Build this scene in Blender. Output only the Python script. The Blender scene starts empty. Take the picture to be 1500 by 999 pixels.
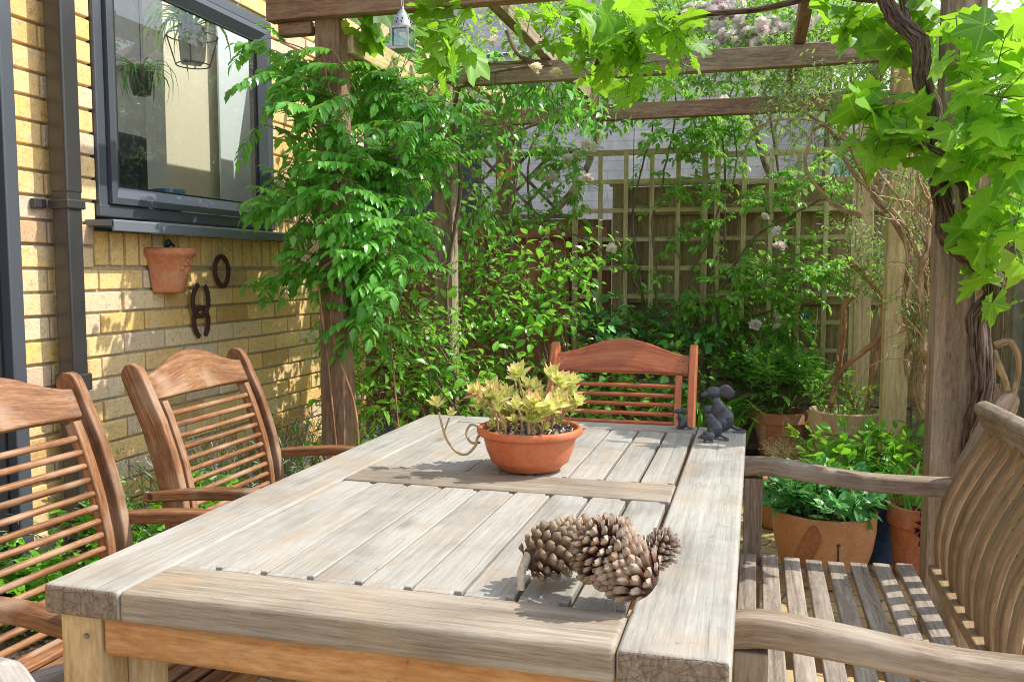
import bpy, math, random
import numpy as np
from mathutils import Vector, Matrix

rng = np.random.default_rng(11)
random.seed(5)
SC = bpy.context.scene
COL = SC.collection
PI = math.pi
R = math.radians

# ------------------------------------------------------------------ camera
CAM_H, PITCH, YAW = 1.19, R(4.6), R(15.5)
cd = bpy.data.cameras.new('camera')
cam = bpy.data.objects.new('camera', cd)
COL.objects.link(cam)
cam.location = (0, 0, CAM_H)
cam.rotation_euler = (PI/2 - PITCH, 0, YAW)
cd.sensor_width = 36
cd.lens = 36*1286/1500
cd.clip_start = 0.05
cd.clip_end = 500
SC.camera = cam

def at(px, py, X=None, Y=None, Z=None):
    """the point where the sight line of photo pixel (px,py) meets a plane of the place"""
    x = (px-750)/1286; y = -(py-499.5)/1286
    F = (-math.sin(YAW)*math.cos(PITCH), math.cos(YAW)*math.cos(PITCH), -math.sin(PITCH))
    Rr = (math.cos(YAW), math.sin(YAW), 0)
    U = (-math.sin(YAW)*math.sin(PITCH), math.cos(YAW)*math.sin(PITCH), math.cos(PITCH))
    d = [F[i]+x*Rr[i]+y*U[i] for i in range(3)]
    t = (X/d[0]) if X is not None else (Y/d[1]) if Y is not None else ((Z-CAM_H)/d[2])
    return np.array((t*d[0], t*d[1], CAM_H+t*d[2]))

def path(*p):
    """list of (px,py,Y) -> points"""
    return [at(a, b, Y=c) for a, b, c in p]

# ------------------------------------------------------------------ mesh building
def norm(v):
    v = np.asarray(v, float)
    l = np.linalg.norm(v, axis=-1, keepdims=True)
    return v/np.maximum(l, 1e-9)

def rotm(rx=0, ry=0, rz=0):
    cx, sx, cy, sy, cz, sz = math.cos(rx), math.sin(rx), math.cos(ry), math.sin(ry), math.cos(rz), math.sin(rz)
    X = np.array([[1,0,0],[0,cx,-sx],[0,sx,cx]]); Y = np.array([[cy,0,sy],[0,1,0],[-sy,0,cy]]); Z = np.array([[cz,-sz,0],[sz,cz,0],[0,0,1]])
    return Z@Y@X

def rtemplate(n):
    us = []
    k = n+1
    for i in range(k): us.append(-1+i/n if n else 0)
    us = [-math.tan(PI/4*(1-i/n)) for i in range(n)]+[0.0]
    us = us+[-u for u in reversed(us)]
    sg = [-1]*(n+1)+[1]*(n+1)
    V, S, F = [], [], []
    for ax in range(3):
        for s in (-1, 1):
            b = len(V)
            for i, u in enumerate(us):
                for j, v in enumerate(us):
                    d = [0,0,0]; q = [0,0,0]
                    d[ax] = s; d[(ax+1)%3] = u; d[(ax+2)%3] = v
                    q[ax] = s; q[(ax+1)%3] = sg[i]; q[(ax+2)%3] = sg[j]
                    V.append(d); S.append(q)
            m = len(us)
            for i in range(m-1):
                for j in range(m-1):
                    f = [b+i*m+j, b+(i+1)*m+j, b+(i+1)*m+j+1, b+i*m+j+1]
                    F.append(f if s > 0 else f[::-1])
    return norm(np.array(V, float)), np.array(S, float), np.array(F)
RT = {1: rtemplate(1), 2: rtemplate(2)}

class MB:
    """collects shapes; build() links them as one mesh object"""
    def __init__(s):
        s.V=[]; s.N=[]; s.G=[]; s.R=[]; s.F=[]; s.M=[]; s.n=0
    def add(s, V, F, N=None, G=None, rnd=None, mat=0):
        V = np.asarray(V, float)
        if N is None:
            N = np.zeros_like(V)
            for f in F:
                f = list(f)
                c = np.zeros(3)
                for i in range(1, len(f)-1):
                    c = c+np.cross(V[f[i]]-V[f[0]], V[f[i+1]]-V[f[0]])
                for i in f: N[i] += c
            N = norm(N)
        if G is None: G = V
        if rnd is None: rnd = rng.random()
        s.V.append(V); s.N.append(N); s.G.append(np.asarray(G, float)+np.array([rnd*17.3, rnd*7.1, rnd*3.7]))
        s.R.append(np.full(len(V), float(rnd)))
        for f in F:
            s.F.append([int(i)+s.n for i in f]); s.M.append(mat)
        s.n += len(V)
        return s
    def box(s, c, size, rot=None, r=.003, n=1, mat=0, rnd=None, endmat=None):
        h = np.array(size, float)/2
        r = min(r, h.min()*.95)
        D, S, F = RT[n]
        P = S*(h-r)+D*r
        ax = int(np.argmax(h)); G = P[:, [ax, (ax+1)%3, (ax+2)%3]]
        Rm = np.eye(3) if rot is None else (rot if isinstance(rot, np.ndarray) else rotm(*rot))
        k0 = len(s.F)
        s.add(P@Rm.T+np.array(c, float), F, D@Rm.T, G, rnd, mat)
        if endmat is not None:
            per = len(F)//6
            for k in (2*ax, 2*ax+1):
                for i in range(per): s.M[k0+k*per+i] = endmat
        return s
    def sweep(s, P, w, h, up=(0,0,1), r=.006, n=2, mat=0, cap=True, rnd=None, roundend=0, rw=False):
        """rounded-rectangle section along P; w across, h along up"""
        P = np.asarray(P, float); m = len(P)
        w = np.broadcast_to(np.asarray(w, float), (m,)).copy(); h = np.broadcast_to(np.asarray(h, float), (m,)).copy()
        if roundend:
            L = np.linalg.norm(np.diff(P, axis=0), axis=1)
            def ends(i, j):
                d = norm(P[i]-P[j]); out = []
                for t in (.35, .7, .92, 1.0):
                    out.append((P[i]+d*roundend*(t-1), math.sqrt(max(1-t*t, .02))))
                return out
            a, b = ends(0, 1), ends(-1, -2)
            if L[0] > roundend*1.05 and L[-1] > roundend*1.05:
                d0 = norm(P[0]-P[1]); d1 = norm(P[-1]-P[-2])
                P2 = [q for q, _ in reversed(a)]+[P[0]-d0*roundend]+list(P[1:-1])+[P[-1]-d1*roundend]+[q for q, _ in b]
                fa = [k for _, k in reversed(a)]; fb = [k for _, k in b]
                if rw: w, h = h, w
                h = np.concatenate([h[0]*np.array(fa), [h[0]], h[1:-1], [h[-1]], h[-1]*np.array(fb)])
                w = np.concatenate([w[0]*np.ones(len(fa)), [w[0]], w[1:-1], [w[-1]], w[-1]*np.ones(len(fb))])
                if rw: w, h = h, w
                P = np.array(P2); m = len(P)
        T = norm(np.gradient(P, axis=0)); up = np.array(up, float)
        side = norm(np.cross(T, np.broadcast_to(up, T.shape))); U = np.cross(side, T)
        arc = np.concatenate([[0], np.cumsum(np.linalg.norm(np.diff(P, axis=0), axis=1))])
        sec = []
        for q, (sx, sy) in enumerate(((1,1),(-1,1),(-1,-1),(1,-1))):
            for i in range(n+1):
                a = q*PI/2+i/n*PI/2
                sec.append((sx, sy, math.cos(a), math.sin(a)))
        sec = np.array(sec); k = len(sec)
        V=[]; N=[]; G=[]
        for i in range(m):
            rr = min(r, w[i]*.49, h[i]*.49)
            x = sec[:,0]*(w[i]/2-rr)+sec[:,2]*rr; y = sec[:,1]*(h[i]/2-rr)+sec[:,3]*rr
            V.append(P[i]+x[:,None]*side[i]+y[:,None]*U[i]); N.append(sec[:,2:3]*side[i]+sec[:,3:4]*U[i])
            G.append(np.stack([np.full(k, arc[i]), x, y], 1))
        F = [[(i+1)*k+j, (i+1)*k+(j+1)%k, i*k+(j+1)%k, i*k+j] for i in range(m-1) for j in range(k)]
        V = np.concatenate(V); N = np.concatenate(N); G = np.concatenate(G)
        if rnd is None: rnd = rng.random()
        s.add(V, F, N, G, rnd, mat)
        if cap:
            s.add(V[:k], [list(range(k))], np.tile(-T[0], (k,1)), G[:k], rnd, mat)
            s.add(V[-k:], [list(range(k))[::-1]], np.tile(T[-1], (k,1)), G[-k:], rnd, mat)
        return s
    def tube(s, P, rad, seg=8, mat=0, rnd=None, cap=True, wob=0, tex=1):
        P = np.asarray(P, float); m = len(P)
        rad = np.broadcast_to(np.asarray(rad, float), (m,))
        T = norm(np.gradient(P, axis=0))
        a = np.array([0,0,1.0]) if abs(T[0][2]) < .9 else np.array([1.0,0,0])
        u = norm(np.cross(T[0], a)); V=[]; N=[]; G=[]
        arc = np.concatenate([[0], np.cumsum(np.linalg.norm(np.diff(P, axis=0), axis=1))])
        for i in range(m):
            u = norm(u-T[i]*np.dot(u, T[i])); v = np.cross(T[i], u)
            an = np.arange(seg)*2*PI/seg
            d = np.cos(an)[:,None]*u+np.sin(an)[:,None]*v
            rr = rad[i]*(1+wob*(rng.random(seg)-.5)) if wob else rad[i]*np.ones(seg)
            V.append(P[i]+d*rr[:,None]); N.append(d); G.append(np.stack([np.full(seg, arc[i]), np.cos(an)*rad[i]*tex, np.sin(an)*rad[i]*tex], 1))
        F = [[i*seg+j, i*seg+(j+1)%seg, (i+1)*seg+(j+1)%seg, (i+1)*seg+j] for i in range(m-1) for j in range(seg)]
        V = np.concatenate(V); N = np.concatenate(N); G = np.concatenate(G)
        if rnd is None: rnd = rng.random()
        s.add(V, F, None if wob else N, G, rnd, mat)
        if cap:
            s.add(V[:seg], [list(range(seg))[::-1]], np.tile(-T[0], (seg,1)), G[:seg], rnd, mat)
            s.add(V[-seg:], [list(range(seg))], np.tile(T[-1], (seg,1)), G[-seg:], rnd, mat)
        return s
    def lathe(s, prof, c=(0,0,0), seg=40, mat=0, rnd=None, rot=None, sx=1, sy=1, a0=0, a1=2*PI):
        prof = np.array(prof, float); m = len(prof)
        full = abs(a1-a0-2*PI) < 1e-6
        k = seg if full else seg+1
        an = a0+np.arange(k)*(a1-a0)/seg
        V = np.stack([np.outer(prof[:,0], np.cos(an))*sx, np.outer(prof[:,0], np.sin(an))*sy, np.repeat(prof[:,1:2], k, 1)], 2).reshape(-1, 3)
        F = []
        for i in range(m-1):
            for j in range(seg):
                j2 = (j+1)%k
                F.append([i*k+j, i*k+j2, (i+1)*k+j2, (i+1)*k+j])
        G = V.copy()
        if rot is not None: V = V@(rot if isinstance(rot, np.ndarray) else rotm(*rot)).T
        s.add(V+np.array(c, float), F, None, G, rnd, mat)
        return s
    def blob(s, c, rad, rot=None, seg=14, mat=0, rnd=None):
        m = seg//2+1
        th = np.linspace(0, PI, m)
        prof = np.stack([np.sin(th), -np.cos(th)], 1)
        prof[0,0] = prof[-1,0] = 1e-4
        an = np.arange(seg)*2*PI/seg
        V = np.stack([np.outer(prof[:,0], np.cos(an)), np.outer(prof[:,0], np.sin(an)), np.repeat(prof[:,1:2], seg, 1)], 2).reshape(-1, 3)
        F = [[i*seg+j, i*seg+(j+1)%seg, (i+1)*seg+(j+1)%seg, (i+1)*seg+j] for i in range(m-1) for j in range(seg)]
        V = V*np.array(rad, float)
        if rot is not None: V = V@(rot if isinstance(rot, np.ndarray) else rotm(*rot)).T
        return s.add(V+np.array(c, float), F, None, None, rnd, mat)
    def build(s, name, mats, parent=None, smooth=True, custom=True):
        V = np.concatenate(s.V); N = np.concatenate(s.N); G = np.concatenate(s.G); Rr = np.concatenate(s.R)
        if parent is not None:
            q = parent; off = np.zeros(3)
            while q is not None:
                off = off+np.array(q.location); q = q.parent
            V = V-off
        me = bpy.data.meshes.new(name)
        cnt = np.array([len(f) for f in s.F]); idx = np.fromiter((i for f in s.F for i in f), dtype=np.int32)
        fill(me, V, idx, cnt)
        me.polygons.foreach_set('material_index', np.array(s.M, dtype=np.int32))
        me.polygons.foreach_set('use_smooth', np.full(len(cnt), smooth))
        setattrs(me, G, Rr)
        me.update()
        if smooth and custom:
            me.normals_split_custom_set_from_vertices(N.astype(float).tolist())
        o = bpy.data.objects.new(name, me); COL.objects.link(o)
        for m in (mats if isinstance(mats, (list, tuple)) else [mats]): me.materials.append(m)
        o.parent = parent
        return o

def fill(me, V, idx, cnt):
    me.vertices.add(len(V)); me.vertices.foreach_set('co', np.ascontiguousarray(V, dtype=np.float32).ravel())
    me.loops.add(len(idx)); me.loops.foreach_set('vertex_index', np.asarray(idx, dtype=np.int32))
    me.polygons.add(len(cnt))
    st = np.concatenate([[0], np.cumsum(cnt)[:-1]])
    me.polygons.foreach_set('loop_start', st.astype(np.int32))
    me.polygons.foreach_set('loop_total', np.asarray(cnt, dtype=np.int32))

def setattrs(me, G, Rr):
    a = me.attributes.new('gc', 'FLOAT_VECTOR', 'POINT'); a.data.foreach_set('vector', np.ascontiguousarray(G, dtype=np.float32).ravel())
    b = me.attributes.new('rnd', 'FLOAT', 'POINT'); b.data.foreach_set('value', np.asarray(Rr, dtype=np.float32))

# ------------------------------------------------------------------ things
def empty(name, loc, label=None, cat=None, group=None, rz=0):
    o = bpy.data.objects.new(name, None); COL.objects.link(o)
    o.location = [float(v) for v in loc]; o.rotation_euler = (0, 0, rz); o.empty_display_size = .05
    tag(o, label, cat, group)
    return o
def tag(o, label=None, cat=None, group=None, kind=None):
    if label: o['label'] = label
    if cat: o['category'] = cat
    if group: o['group'] = group
    if kind: o['kind'] = kind
    return o
def copy_tree(o, parent=None):
    c = o.copy(); COL.objects.link(c); c.parent = parent
    for ch in list(o.children): copy_tree(ch, c)
    return c

# ------------------------------------------------------------------ leaves
def sm(x): return x*x*(3-2*x)
def T_ovate(w=.28, fold=.10, droop=.18, n=4):
    xs = np.linspace(0, 1, n+1)
    ws = w*np.sin(PI*np.clip(xs, 0, 1)**.8)**.9
    V = []; F = []
    for x, ww in zip(xs, ws):
        z = -droop*x*x
        V += [(x, 0, z), (x, ww, z+fold*ww/w), (x, -ww, z+fold*ww/w)]
    for i in range(n):
        a, b = 3*i, 3*i+3
        if i == 0: F += [(a, b, b+1), (a, b+2, b)]
        elif i == n-1: F += [(a, b, a+1), (a, a+2, b)]
        else: F += [(a, b, b+1, a+1), (a, a+2, b+2, b)]
    return np.array(V), F
def T_toothed(w=.26, fold=.08, droop=.22, n=7):
    v, f = T_ovate(w, fold, droop, n)
    for i in range(1, n):
        for k in (1, 2):
            if i % 2: v[3*i+k, 1] *= 1.16; v[3*i+k, 0] += .035
            else: v[3*i+k, 1] *= .88
    return v, f
def T_grape(seed=0):
    r_ = np.random.default_rng(seed)
    V = [(0, 0, 0)]; n = 30
    for i in range(n):
        th = R(-166+332*i/(n-1)); deg = math.degrees(th)
        r = .62
        for c, L, wd in ((0, 1.0, 29), (58, .90, 24), (-58, .90, 24), (115, .72, 28), (-115, .72, 28)):
            r = max(r, L*math.exp(-((deg-c)/wd)**2))
        r *= (1.05 if i % 2 else .94)*(1+.04*r_.standard_normal())
        x, y = r*math.cos(th), r*math.sin(th)
        V.append((x, y, -.20*r*r+.07*math.sin(3*th+seed)+.035*(1 if i % 2 else -1)*r))
    F = [(0, i, i+1) for i in range(1, n)]
    return np.array(V), F
def T_strap(w=.03, n=7, bend=.9):
    V = []; F = []
    for i in range(n+1):
        t = i/n; a = bend*t*t
        x = t*math.cos(a*.7); z = -bend*.45*t*t*t
        ww = w*(.6+.4*math.sin(PI*t))*(1-t**4)+.0005
        V += [(x, ww, z+.3*ww), (x, 0, z), (x, -ww, z+.3*ww)]
    for i in range(n):
        a = 3*i
        F += [(a+1, a+4, a+3, a), (a+2, a+5, a+4, a+1)]
    return np.array(V), F
def T_compound(side, w=.3, pairs=1, term=True, leaf=None):
    """several leaflets palmately set: for peony, parsley, celery and the like"""
    V=[]; F=[]; n=0
    for ang, off, sc in side:
        v, f = leaf
        c, s_ = math.cos(ang), math.sin(ang)
        vv = v*sc; q = np.stack([vv[:,0]*c-vv[:,1]*s_+off[0], vv[:,0]*s_+vv[:,1]*c+off[1], vv[:,2]], 1)
        V.append(q); F += [tuple(i+n for i in t) for t in f]; n += len(q)
    return np.concatenate(V), F

class LeafSet:
    def __init__(s): s.V=[]; s.I=[]; s.C=[]; s.G=[]; s.R=[]; s.n=0
    def put(s, tmpl, P, D, N, S, rnd=None):
        tv, tf = tmpl
        P = np.asarray(P, float); n = len(P)
        if n == 0: return s
        D = norm(D); N = np.asarray(N, float); N = norm(N-D*(N*D).sum(1, keepdims=True)); Y = np.cross(N, D)
        S = np.asarray(S, float)
        if S.ndim == 0: S = np.full(n, float(S))
        if S.ndim == 1: S = np.stack([S]*3, 1)
        loc = tv[None]*S[:,None,:]
        V = P[:,None]+loc[...,0:1]*D[:,None]+loc[...,1:2]*Y[:,None]+loc[...,2:3]*N[:,None]
        k = len(tv)
        idx = np.concatenate([np.array(f) for f in tf]); cnt = np.array([len(f) for f in tf])
        s.V.append(V.reshape(-1,3)); s.I.append((idx[None]+(np.arange(n)*k)[:,None]).ravel()+s.n); s.C.append(np.tile(cnt, n))
        s.G.append(np.tile(tv, (n,1))); rr = rng.random(n) if rnd is None else rnd
        s.R.append(np.repeat(rr, k)); s.n += n*k
        return s
    def build(s, name, mat, parent=None, smooth=False):
        me = bpy.data.meshes.new(name); V = np.concatenate(s.V)
        if parent is not None:
            q = parent; off = np.zeros(3)
            while q is not None:
                off = off+np.array(q.location); q = q.parent
            V = V-off
        fill(me, V, np.concatenate(s.I), np.concatenate(s.C))
        me.polygons.foreach_set('use_smooth', np.full(len(np.concatenate(s.C)), smooth))
        setattrs(me, np.concatenate(s.G), np.concatenate(s.R)); me.update()
        o = bpy.data.objects.new(name, me); COL.objects.link(o); me.materials.append(mat); o.parent = parent
        return o

def rdir(n): return norm(rng.standard_normal((n, 3)))
SUNV = norm(np.array([math.cos(R(20))*math.cos(R(50)), math.sin(R(20))*math.cos(R(50)), math.sin(R(50))]))

def shoots(P, D, steps, step, grav=0.0, wander=.15, outz=0):
    """walk shoots: returns (n, steps+1, 3)"""
    P = np.asarray(P, float).copy(); D = norm(D); n = len(P); out = [P.copy()]
    step = np.broadcast_to(step, (n,))[:,None]
    for i in range(steps):
        D = norm(D+np.array([0,0,-grav])+rng.standard_normal((n,3))*wander)
        P = P+D*step; out.append(P.copy())
    return np.stack(out, 1)

def leaves_on(ls, S, tmpl, size, start=.2, per=1, spread=.9, droop=.2, nup=.6, nr=.6, jit=.25, sun=.5, sizevar=.45, tmpls=None, pet=0, pets=None):
    """leaves set along shoots, on alternate sides"""
    n, m, _ = S.shape
    T = norm(np.gradient(S, axis=1))
    i0 = int(start*(m-1))
    for i in range(i0, m):
        for q in range(per):
            P = S[:, i]+(T[:, i]*rng.uniform(-.5,.5,(n,1))*np.linalg.norm(S[:,1]-S[:,0], axis=1)[:,None])
            t = T[:, i]
            sd = norm(np.cross(t, rdir(n)*.8+np.array([0,0,1.0])))*(1 if (i+q) % 2 else -1)
            D = norm(t*(.45 if i < m-1 else 1.6)+sd*spread+np.array([0,0,-droop])+rdir(n)*jit)
            N = norm(np.array([0,0,1.0])*nup+SUNV*sun+rdir(n)*nr)
            sz = size*(1+sizevar*(rng.random(n)*2-1.2))*(1-.35*(i-i0)/(m-i0))
            if pet:
                PD = norm(t*.3+sd+np.array([0,0,.15])+rdir(n)*.3); Q = P+PD*pet*(.5+rng.random((n,1)))
                if pets is not None: pets.append(np.stack([P, (P+Q)/2+np.array([0,0,.08*pet]), Q], 1))
                P = Q
            if tmpls is None: ls.put(tmpl, P+D*.003, D, N, sz)
            else:
                pick = rng.integers(0, len(tmpls), n)
                for k_, tm in enumerate(tmpls):
                    g = pick == k_
                    ls.put(tm, P[g], D[g], N[g], sz[g])

def pinnate(ls, S, tmpl, rach, pairs, size, start=.25, droop=.5, every=1, skip=.0, sun=.5):
    """compound leaves on alternate sides of shoots"""
    n, m, _ = S.shape
    T = norm(np.gradient(S, axis=1))
    rachs = []
    for i in range(int(start*(m-1)), m, every):
        keep = rng.random(n) > skip
        t = T[keep, i]; P = S[keep, i]; k = len(P)
        if k == 0: continue
        sd = norm(np.cross(t, rdir(k)*.7+np.array([0,0,1.0])))*(1 if i % 2 else -1)
        D = norm(t*.5+sd+rdir(k)*.35+np.array([0,0,.25]))
        L = rach*(.7+.5*rng.random(k))
        ns = pairs+2
        Q = shoots(P, D, ns, L/ns, grav=droop/ns, wander=.04)
        rachs.append(Q)
        TQ = norm(np.gradient(Q, axis=1))
        for j in range(1, ns+1):
            up = norm(np.array([0,0,1.0])+SUNV*sun+rdir(k)*.25)
            for sgn in ((1,-1) if j < ns else (0,)):
                side = norm(np.cross(TQ[:, j], up))*sgn
                LD = norm(side*(.95)+TQ[:, j]*(.55 if sgn else 1)+np.array([0,0,-.28])+rdir(k)*.12)
                ls.put(tmpl, Q[:, j], LD, up+rdir(k)*.15, size*L/rach*(.85+.3*rng.random(k)))
    return rachs

def stems(paths_, r0, r1, name, mat, parent, seg=3):
    """thin shoots as one mesh: list of (n,m,3) arrays"""
    VV=[]; II=[]; off=0; RR=[]; GG=[]
    for S in paths_:
        n, m, _ = S.shape
        T = norm(np.gradient(S, axis=1)); a = norm(np.cross(T, np.array([.3,.2,.93]))); b = np.cross(T, a)
        rad = np.linspace(r0, r1, m)[None,:,None,None]
        an = np.arange(seg)*2*PI/seg
        V = S[:,:,None]+rad*(np.cos(an)[None,None,:,None]*a[:,:,None]+np.sin(an)[None,None,:,None]*b[:,:,None])
        base = (np.arange(n)*m*seg)[:,None,None]+(np.arange(m-1)*seg)[None,:,None]
        j = np.arange(seg)[None,None]; j2 = (j+1)%seg
        q = np.stack([base+j, base+j2, base+seg+j2, base+seg+j], -1).reshape(-1)
        VV.append(V.reshape(-1,3)); II.append(q+off); off += n*m*seg
        RR.append(np.repeat(rng.random(n), m*seg))
        GG.append(np.tile(np.linspace(0,1,m)[None,:,None], (n,1,seg)).ravel())
    V = np.concatenate(VV); I = np.concatenate(II); Rr = np.concatenate(RR); g = np.concatenate(GG)
    if parent is not None:
        q = parent; o_ = np.zeros(3)
        while q is not None:
            o_ = o_+np.array(q.location); q = q.parent
        V = V-o_
    me = bpy.data.meshes.new(name); fill(me, V, I, np.full(len(I)//4, 4)); me.polygons.foreach_set('use_smooth', np.full(len(I)//4, True))
    setattrs(me, np.stack([g, g*0, g*0], 1), Rr); me.update()
    o = bpy.data.objects.new(name, me); COL.objects.link(o); me.materials.append(mat); o.parent = parent
    return o

def inblobs(blobs, n, shell=.5):
    """points in ellipsoids [(c, r, weight)], and the outward direction at each"""
    w = np.array([b[2] for b in blobs], float); w /= w.sum()
    pick = rng.choice(len(blobs), n, p=w)
    C = np.array([b[0] for b in blobs], float)[pick]; Rd = np.array([b[1] for b in blobs], float)[pick]
    d = rdir(n); u = rng.random(n)**(1/3)
    u = shell*np.maximum(u, .75)+(1-shell)*u
    return C+d*Rd*u[:,None], norm(d/Rd)

def spline(P, n=40):
    """smooth curve through points"""
    P = np.asarray(P, float); m = len(P)
    t = np.linspace(0, m-1, n); out = []
    Q = np.vstack([2*P[0]-P[1], P, 2*P[-1]-P[-2]])
    for x in t:
        i = min(int(x), m-2); f = x-i
        p0, p1, p2, p3 = Q[i], Q[i+1], Q[i+2], Q[i+3]
        out.append(.5*((2*p1)+(-p0+p2)*f+(2*p0-5*p1+4*p2-p3)*f*f+(-p0+3*p1-3*p2+p3)*f**3))
    return np.array(out)
def wobble(P, a, k=6):
    P = np.asarray(P).copy(); n = len(P)
    kn = rng.standard_normal((max(3, n//k), 3))*a
    x = np.linspace(0, len(kn)-1, n)
    for c in range(3): P[:, c] += np.interp(x, np.arange(len(kn)), kn[:, c])
    return P
# ------------------------------------------------------------------ materials
def newmat(name):
    m = bpy.data.materials.new(name); m.use_nodes = True
    nt = m.node_tree; nt.nodes.clear()
    out = nt.nodes.new('ShaderNodeOutputMaterial'); b = nt.nodes.new('ShaderNodeBsdfPrincipled')
    nt.links.new(b.outputs[0], out.inputs[0])
    return m, nt, b, out
def nd(nt, t, **k):
    n = nt.nodes.new(t)
    for a, v in k.items():
        if a.startswith('i_'): n.inputs[a[2:].replace('_', ' ')].default_value = v
        else: setattr(n, a, v)
    return n
def attr(nt, name): return nd(nt, 'ShaderNodeAttribute', attribute_name=name)
def mapping(nt, src, scale):
    m = nd(nt, 'ShaderNodeMapping'); m.inputs['Scale'].default_value = scale; nt.links.new(src, m.inputs[0]); return m.outputs[0]
def noise(nt, src, scale, detail=4, rough=.55, dist=0):
    n = nd(nt, 'ShaderNodeTexNoise'); n.inputs['Scale'].default_value = scale; n.inputs['Detail'].default_value = detail
    n.inputs['Roughness'].default_value = rough; n.inputs['Distortion'].default_value = dist
    nt.links.new(src, n.inputs['Vector']); return n.outputs['Fac']
def ramp(nt, fac, stops, interp='LINEAR'):
    r = nd(nt, 'ShaderNodeValToRGB'); e = r.color_ramp.elements; r.color_ramp.interpolation = interp
    while len(e) > 1: e.remove(e[-1])
    e[0].position = stops[0][0]; e[0].color = (*stops[0][1], 1)
    for p, c in stops[1:]:
        x = e.new(p); x.color = (*c, 1)
    nt.links.new(fac, r.inputs[0]); return r.outputs[0]
def mixc(nt, a, b, fac, mode='MIX'):
    m = nd(nt, 'ShaderNodeMix', data_type='RGBA', blend_type=mode)
    for s, v in ((6, a), (7, b), (0, fac)):
        if hasattr(v, 'links'): nt.links.new(v, m.inputs[s])
        else: m.inputs[s].default_value = (*v, 1) if isinstance(v, tuple) and len(v) == 3 else v
    return m.outputs[2]
def maths(nt, op, a, b=0.0, c=None):
    m = nd(nt, 'ShaderNodeMath', operation=op)
    for i, v in enumerate((a, b) if c is None else (a, b, c)):
        if hasattr(v, 'links'): nt.links.new(v, m.inputs[i])
        else: m.inputs[i].default_value = v
    return m.outputs[0]
def bump(nt, b, h, strength=.4, dist=.002):
    n = nd(nt, 'ShaderNodeBump'); n.inputs['Strength'].default_value = strength; n.inputs['Distance'].default_value = dist
    nt.links.new(h, n.inputs['Height']); nt.links.new(n.outputs[0], b.inputs['Normal'])
def bw(c): return (c, c, c)

def wood(name, dark, mid, light, rough=.6, spec=.3, grain=70, var=.5, crack=0.0, stain=None, coat=0, stretch=3.0, knots=0):
    m, nt, b, out = newmat(name)
    g = attr(nt, 'gc').outputs['Vector']; rn = attr(nt, 'rnd').outputs['Fac']
    v = mapping(nt, g, (stretch, grain, grain))
    f1 = noise(nt, v, 1.0, 6, .65, .6)
    v2 = mapping(nt, g, (1.2, 16, 16)); f2 = noise(nt, v2, 1.0, 3, .5, 1.2)
    f3 = noise(nt, g, 7.0, 3, .5)
    v4 = mapping(nt, g, (stretch*7, grain*2.6, grain*2.6)); f4 = noise(nt, v4, 1.0, 5, .75)
    s = maths(nt, 'ADD', maths(nt, 'MULTIPLY', f1, .34), maths(nt, 'MULTIPLY', f2, .26))
    s = maths(nt, 'ADD', s, maths(nt, 'MULTIPLY', f4, .40))
    c = ramp(nt, s, [(.38, dark), (.50, mid), (.60, light)])
    tone = ramp(nt, rn, [(0, bw(1-.28*var)), (.5, bw(1.0)), (1, bw(1+.16*var))])
    c = mixc(nt, c, tone, 1.0, 'MULTIPLY')
    if stain:
        c = mixc(nt, c, stain, ramp(nt, f3, [(.52, bw(0)), (.72, bw(.55))]))
    h = s
    if knots:
        vk = nd(nt, 'ShaderNodeTexVoronoi'); vk.inputs['Scale'].default_value = 1; nt.links.new(mapping(nt, g, (2.6, 8, 8)), vk.inputs['Vector'])
        kk = ramp(nt, vk.outputs['Distance'], [(0, bw(1)), (.05, bw(.8)), (.09, bw(.35)), (.16, bw(0))])
        c = mixc(nt, c, tuple(x*.45 for x in dark), maths(nt, 'MULTIPLY', kk, knots))
        fb = noise(nt, g, 3.2, 5, .65); c = mixc(nt, c, ramp(nt, fb, [(.35, bw(.78)), (.5, bw(1)), (.7, bw(1.10))]), 1, 'MULTIPLY')
        fs = noise(nt, g, 55, 2, .5); c = mixc(nt, c, tuple(x*.6 for x in dark), ramp(nt, fs, [(.70, bw(0)), (.78, bw(.5))]))
    if crack:
        v5 = mapping(nt, g, (1.6, 55, 55)); f5 = noise(nt, v5, 1.0, 2, .5, .4)
        k = ramp(nt, f5, [(.0, bw(1)), (.30, bw(1)), (.36, bw(0))])
        c = mixc(nt, c, tuple(x*.28 for x in dark), maths(nt, 'MULTIPLY', k, crack))
        h = maths(nt, 'SUBTRACT', s, maths(nt, 'MULTIPLY', k, .8))
    nt.links.new(c, b.inputs['Base Color'])
    b.inputs['Roughness'].default_value = rough; b.inputs['Specular IOR Level'].default_value = spec
    b.inputs['Coat Weight'].default_value = coat; b.inputs['Coat Roughness'].default_value = .35
    bump(nt, b, h, .45, .0015)
    return m
def endgrain(name, dark, light):
    m, nt, b, out = newmat(name)
    g = attr(nt, 'gc').outputs['Vector']
    v = mapping(nt, g, (1, 1, 2.2))
    f = noise(nt, v, 60, 6, .6, 1.5)
    w = nd(nt, 'ShaderNodeTexVoronoi', feature='DISTANCE_TO_EDGE'); w.inputs['Scale'].default_value = 48; w.inputs['Randomness'].default_value = .8
    nt.links.new(mapping(nt, g, (1, 1.6, .8)), w.inputs['Vector'])
    k = ramp(nt, w.outputs['Distance'], [(0, bw(1)), (.05, bw(0))])
    c = ramp(nt, f, [(.3, dark), (.7, light)])
    c = mixc(nt, c, tuple(x*.25 for x in dark), maths(nt, 'MULTIPLY', k, .35))
    nt.links.new(c, b.inputs['Base Color']); b.inputs['Roughness'].default_value = .85
    bump(nt, b, maths(nt, 'SUBTRACT', f, k), .5, .002)
    return m
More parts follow.
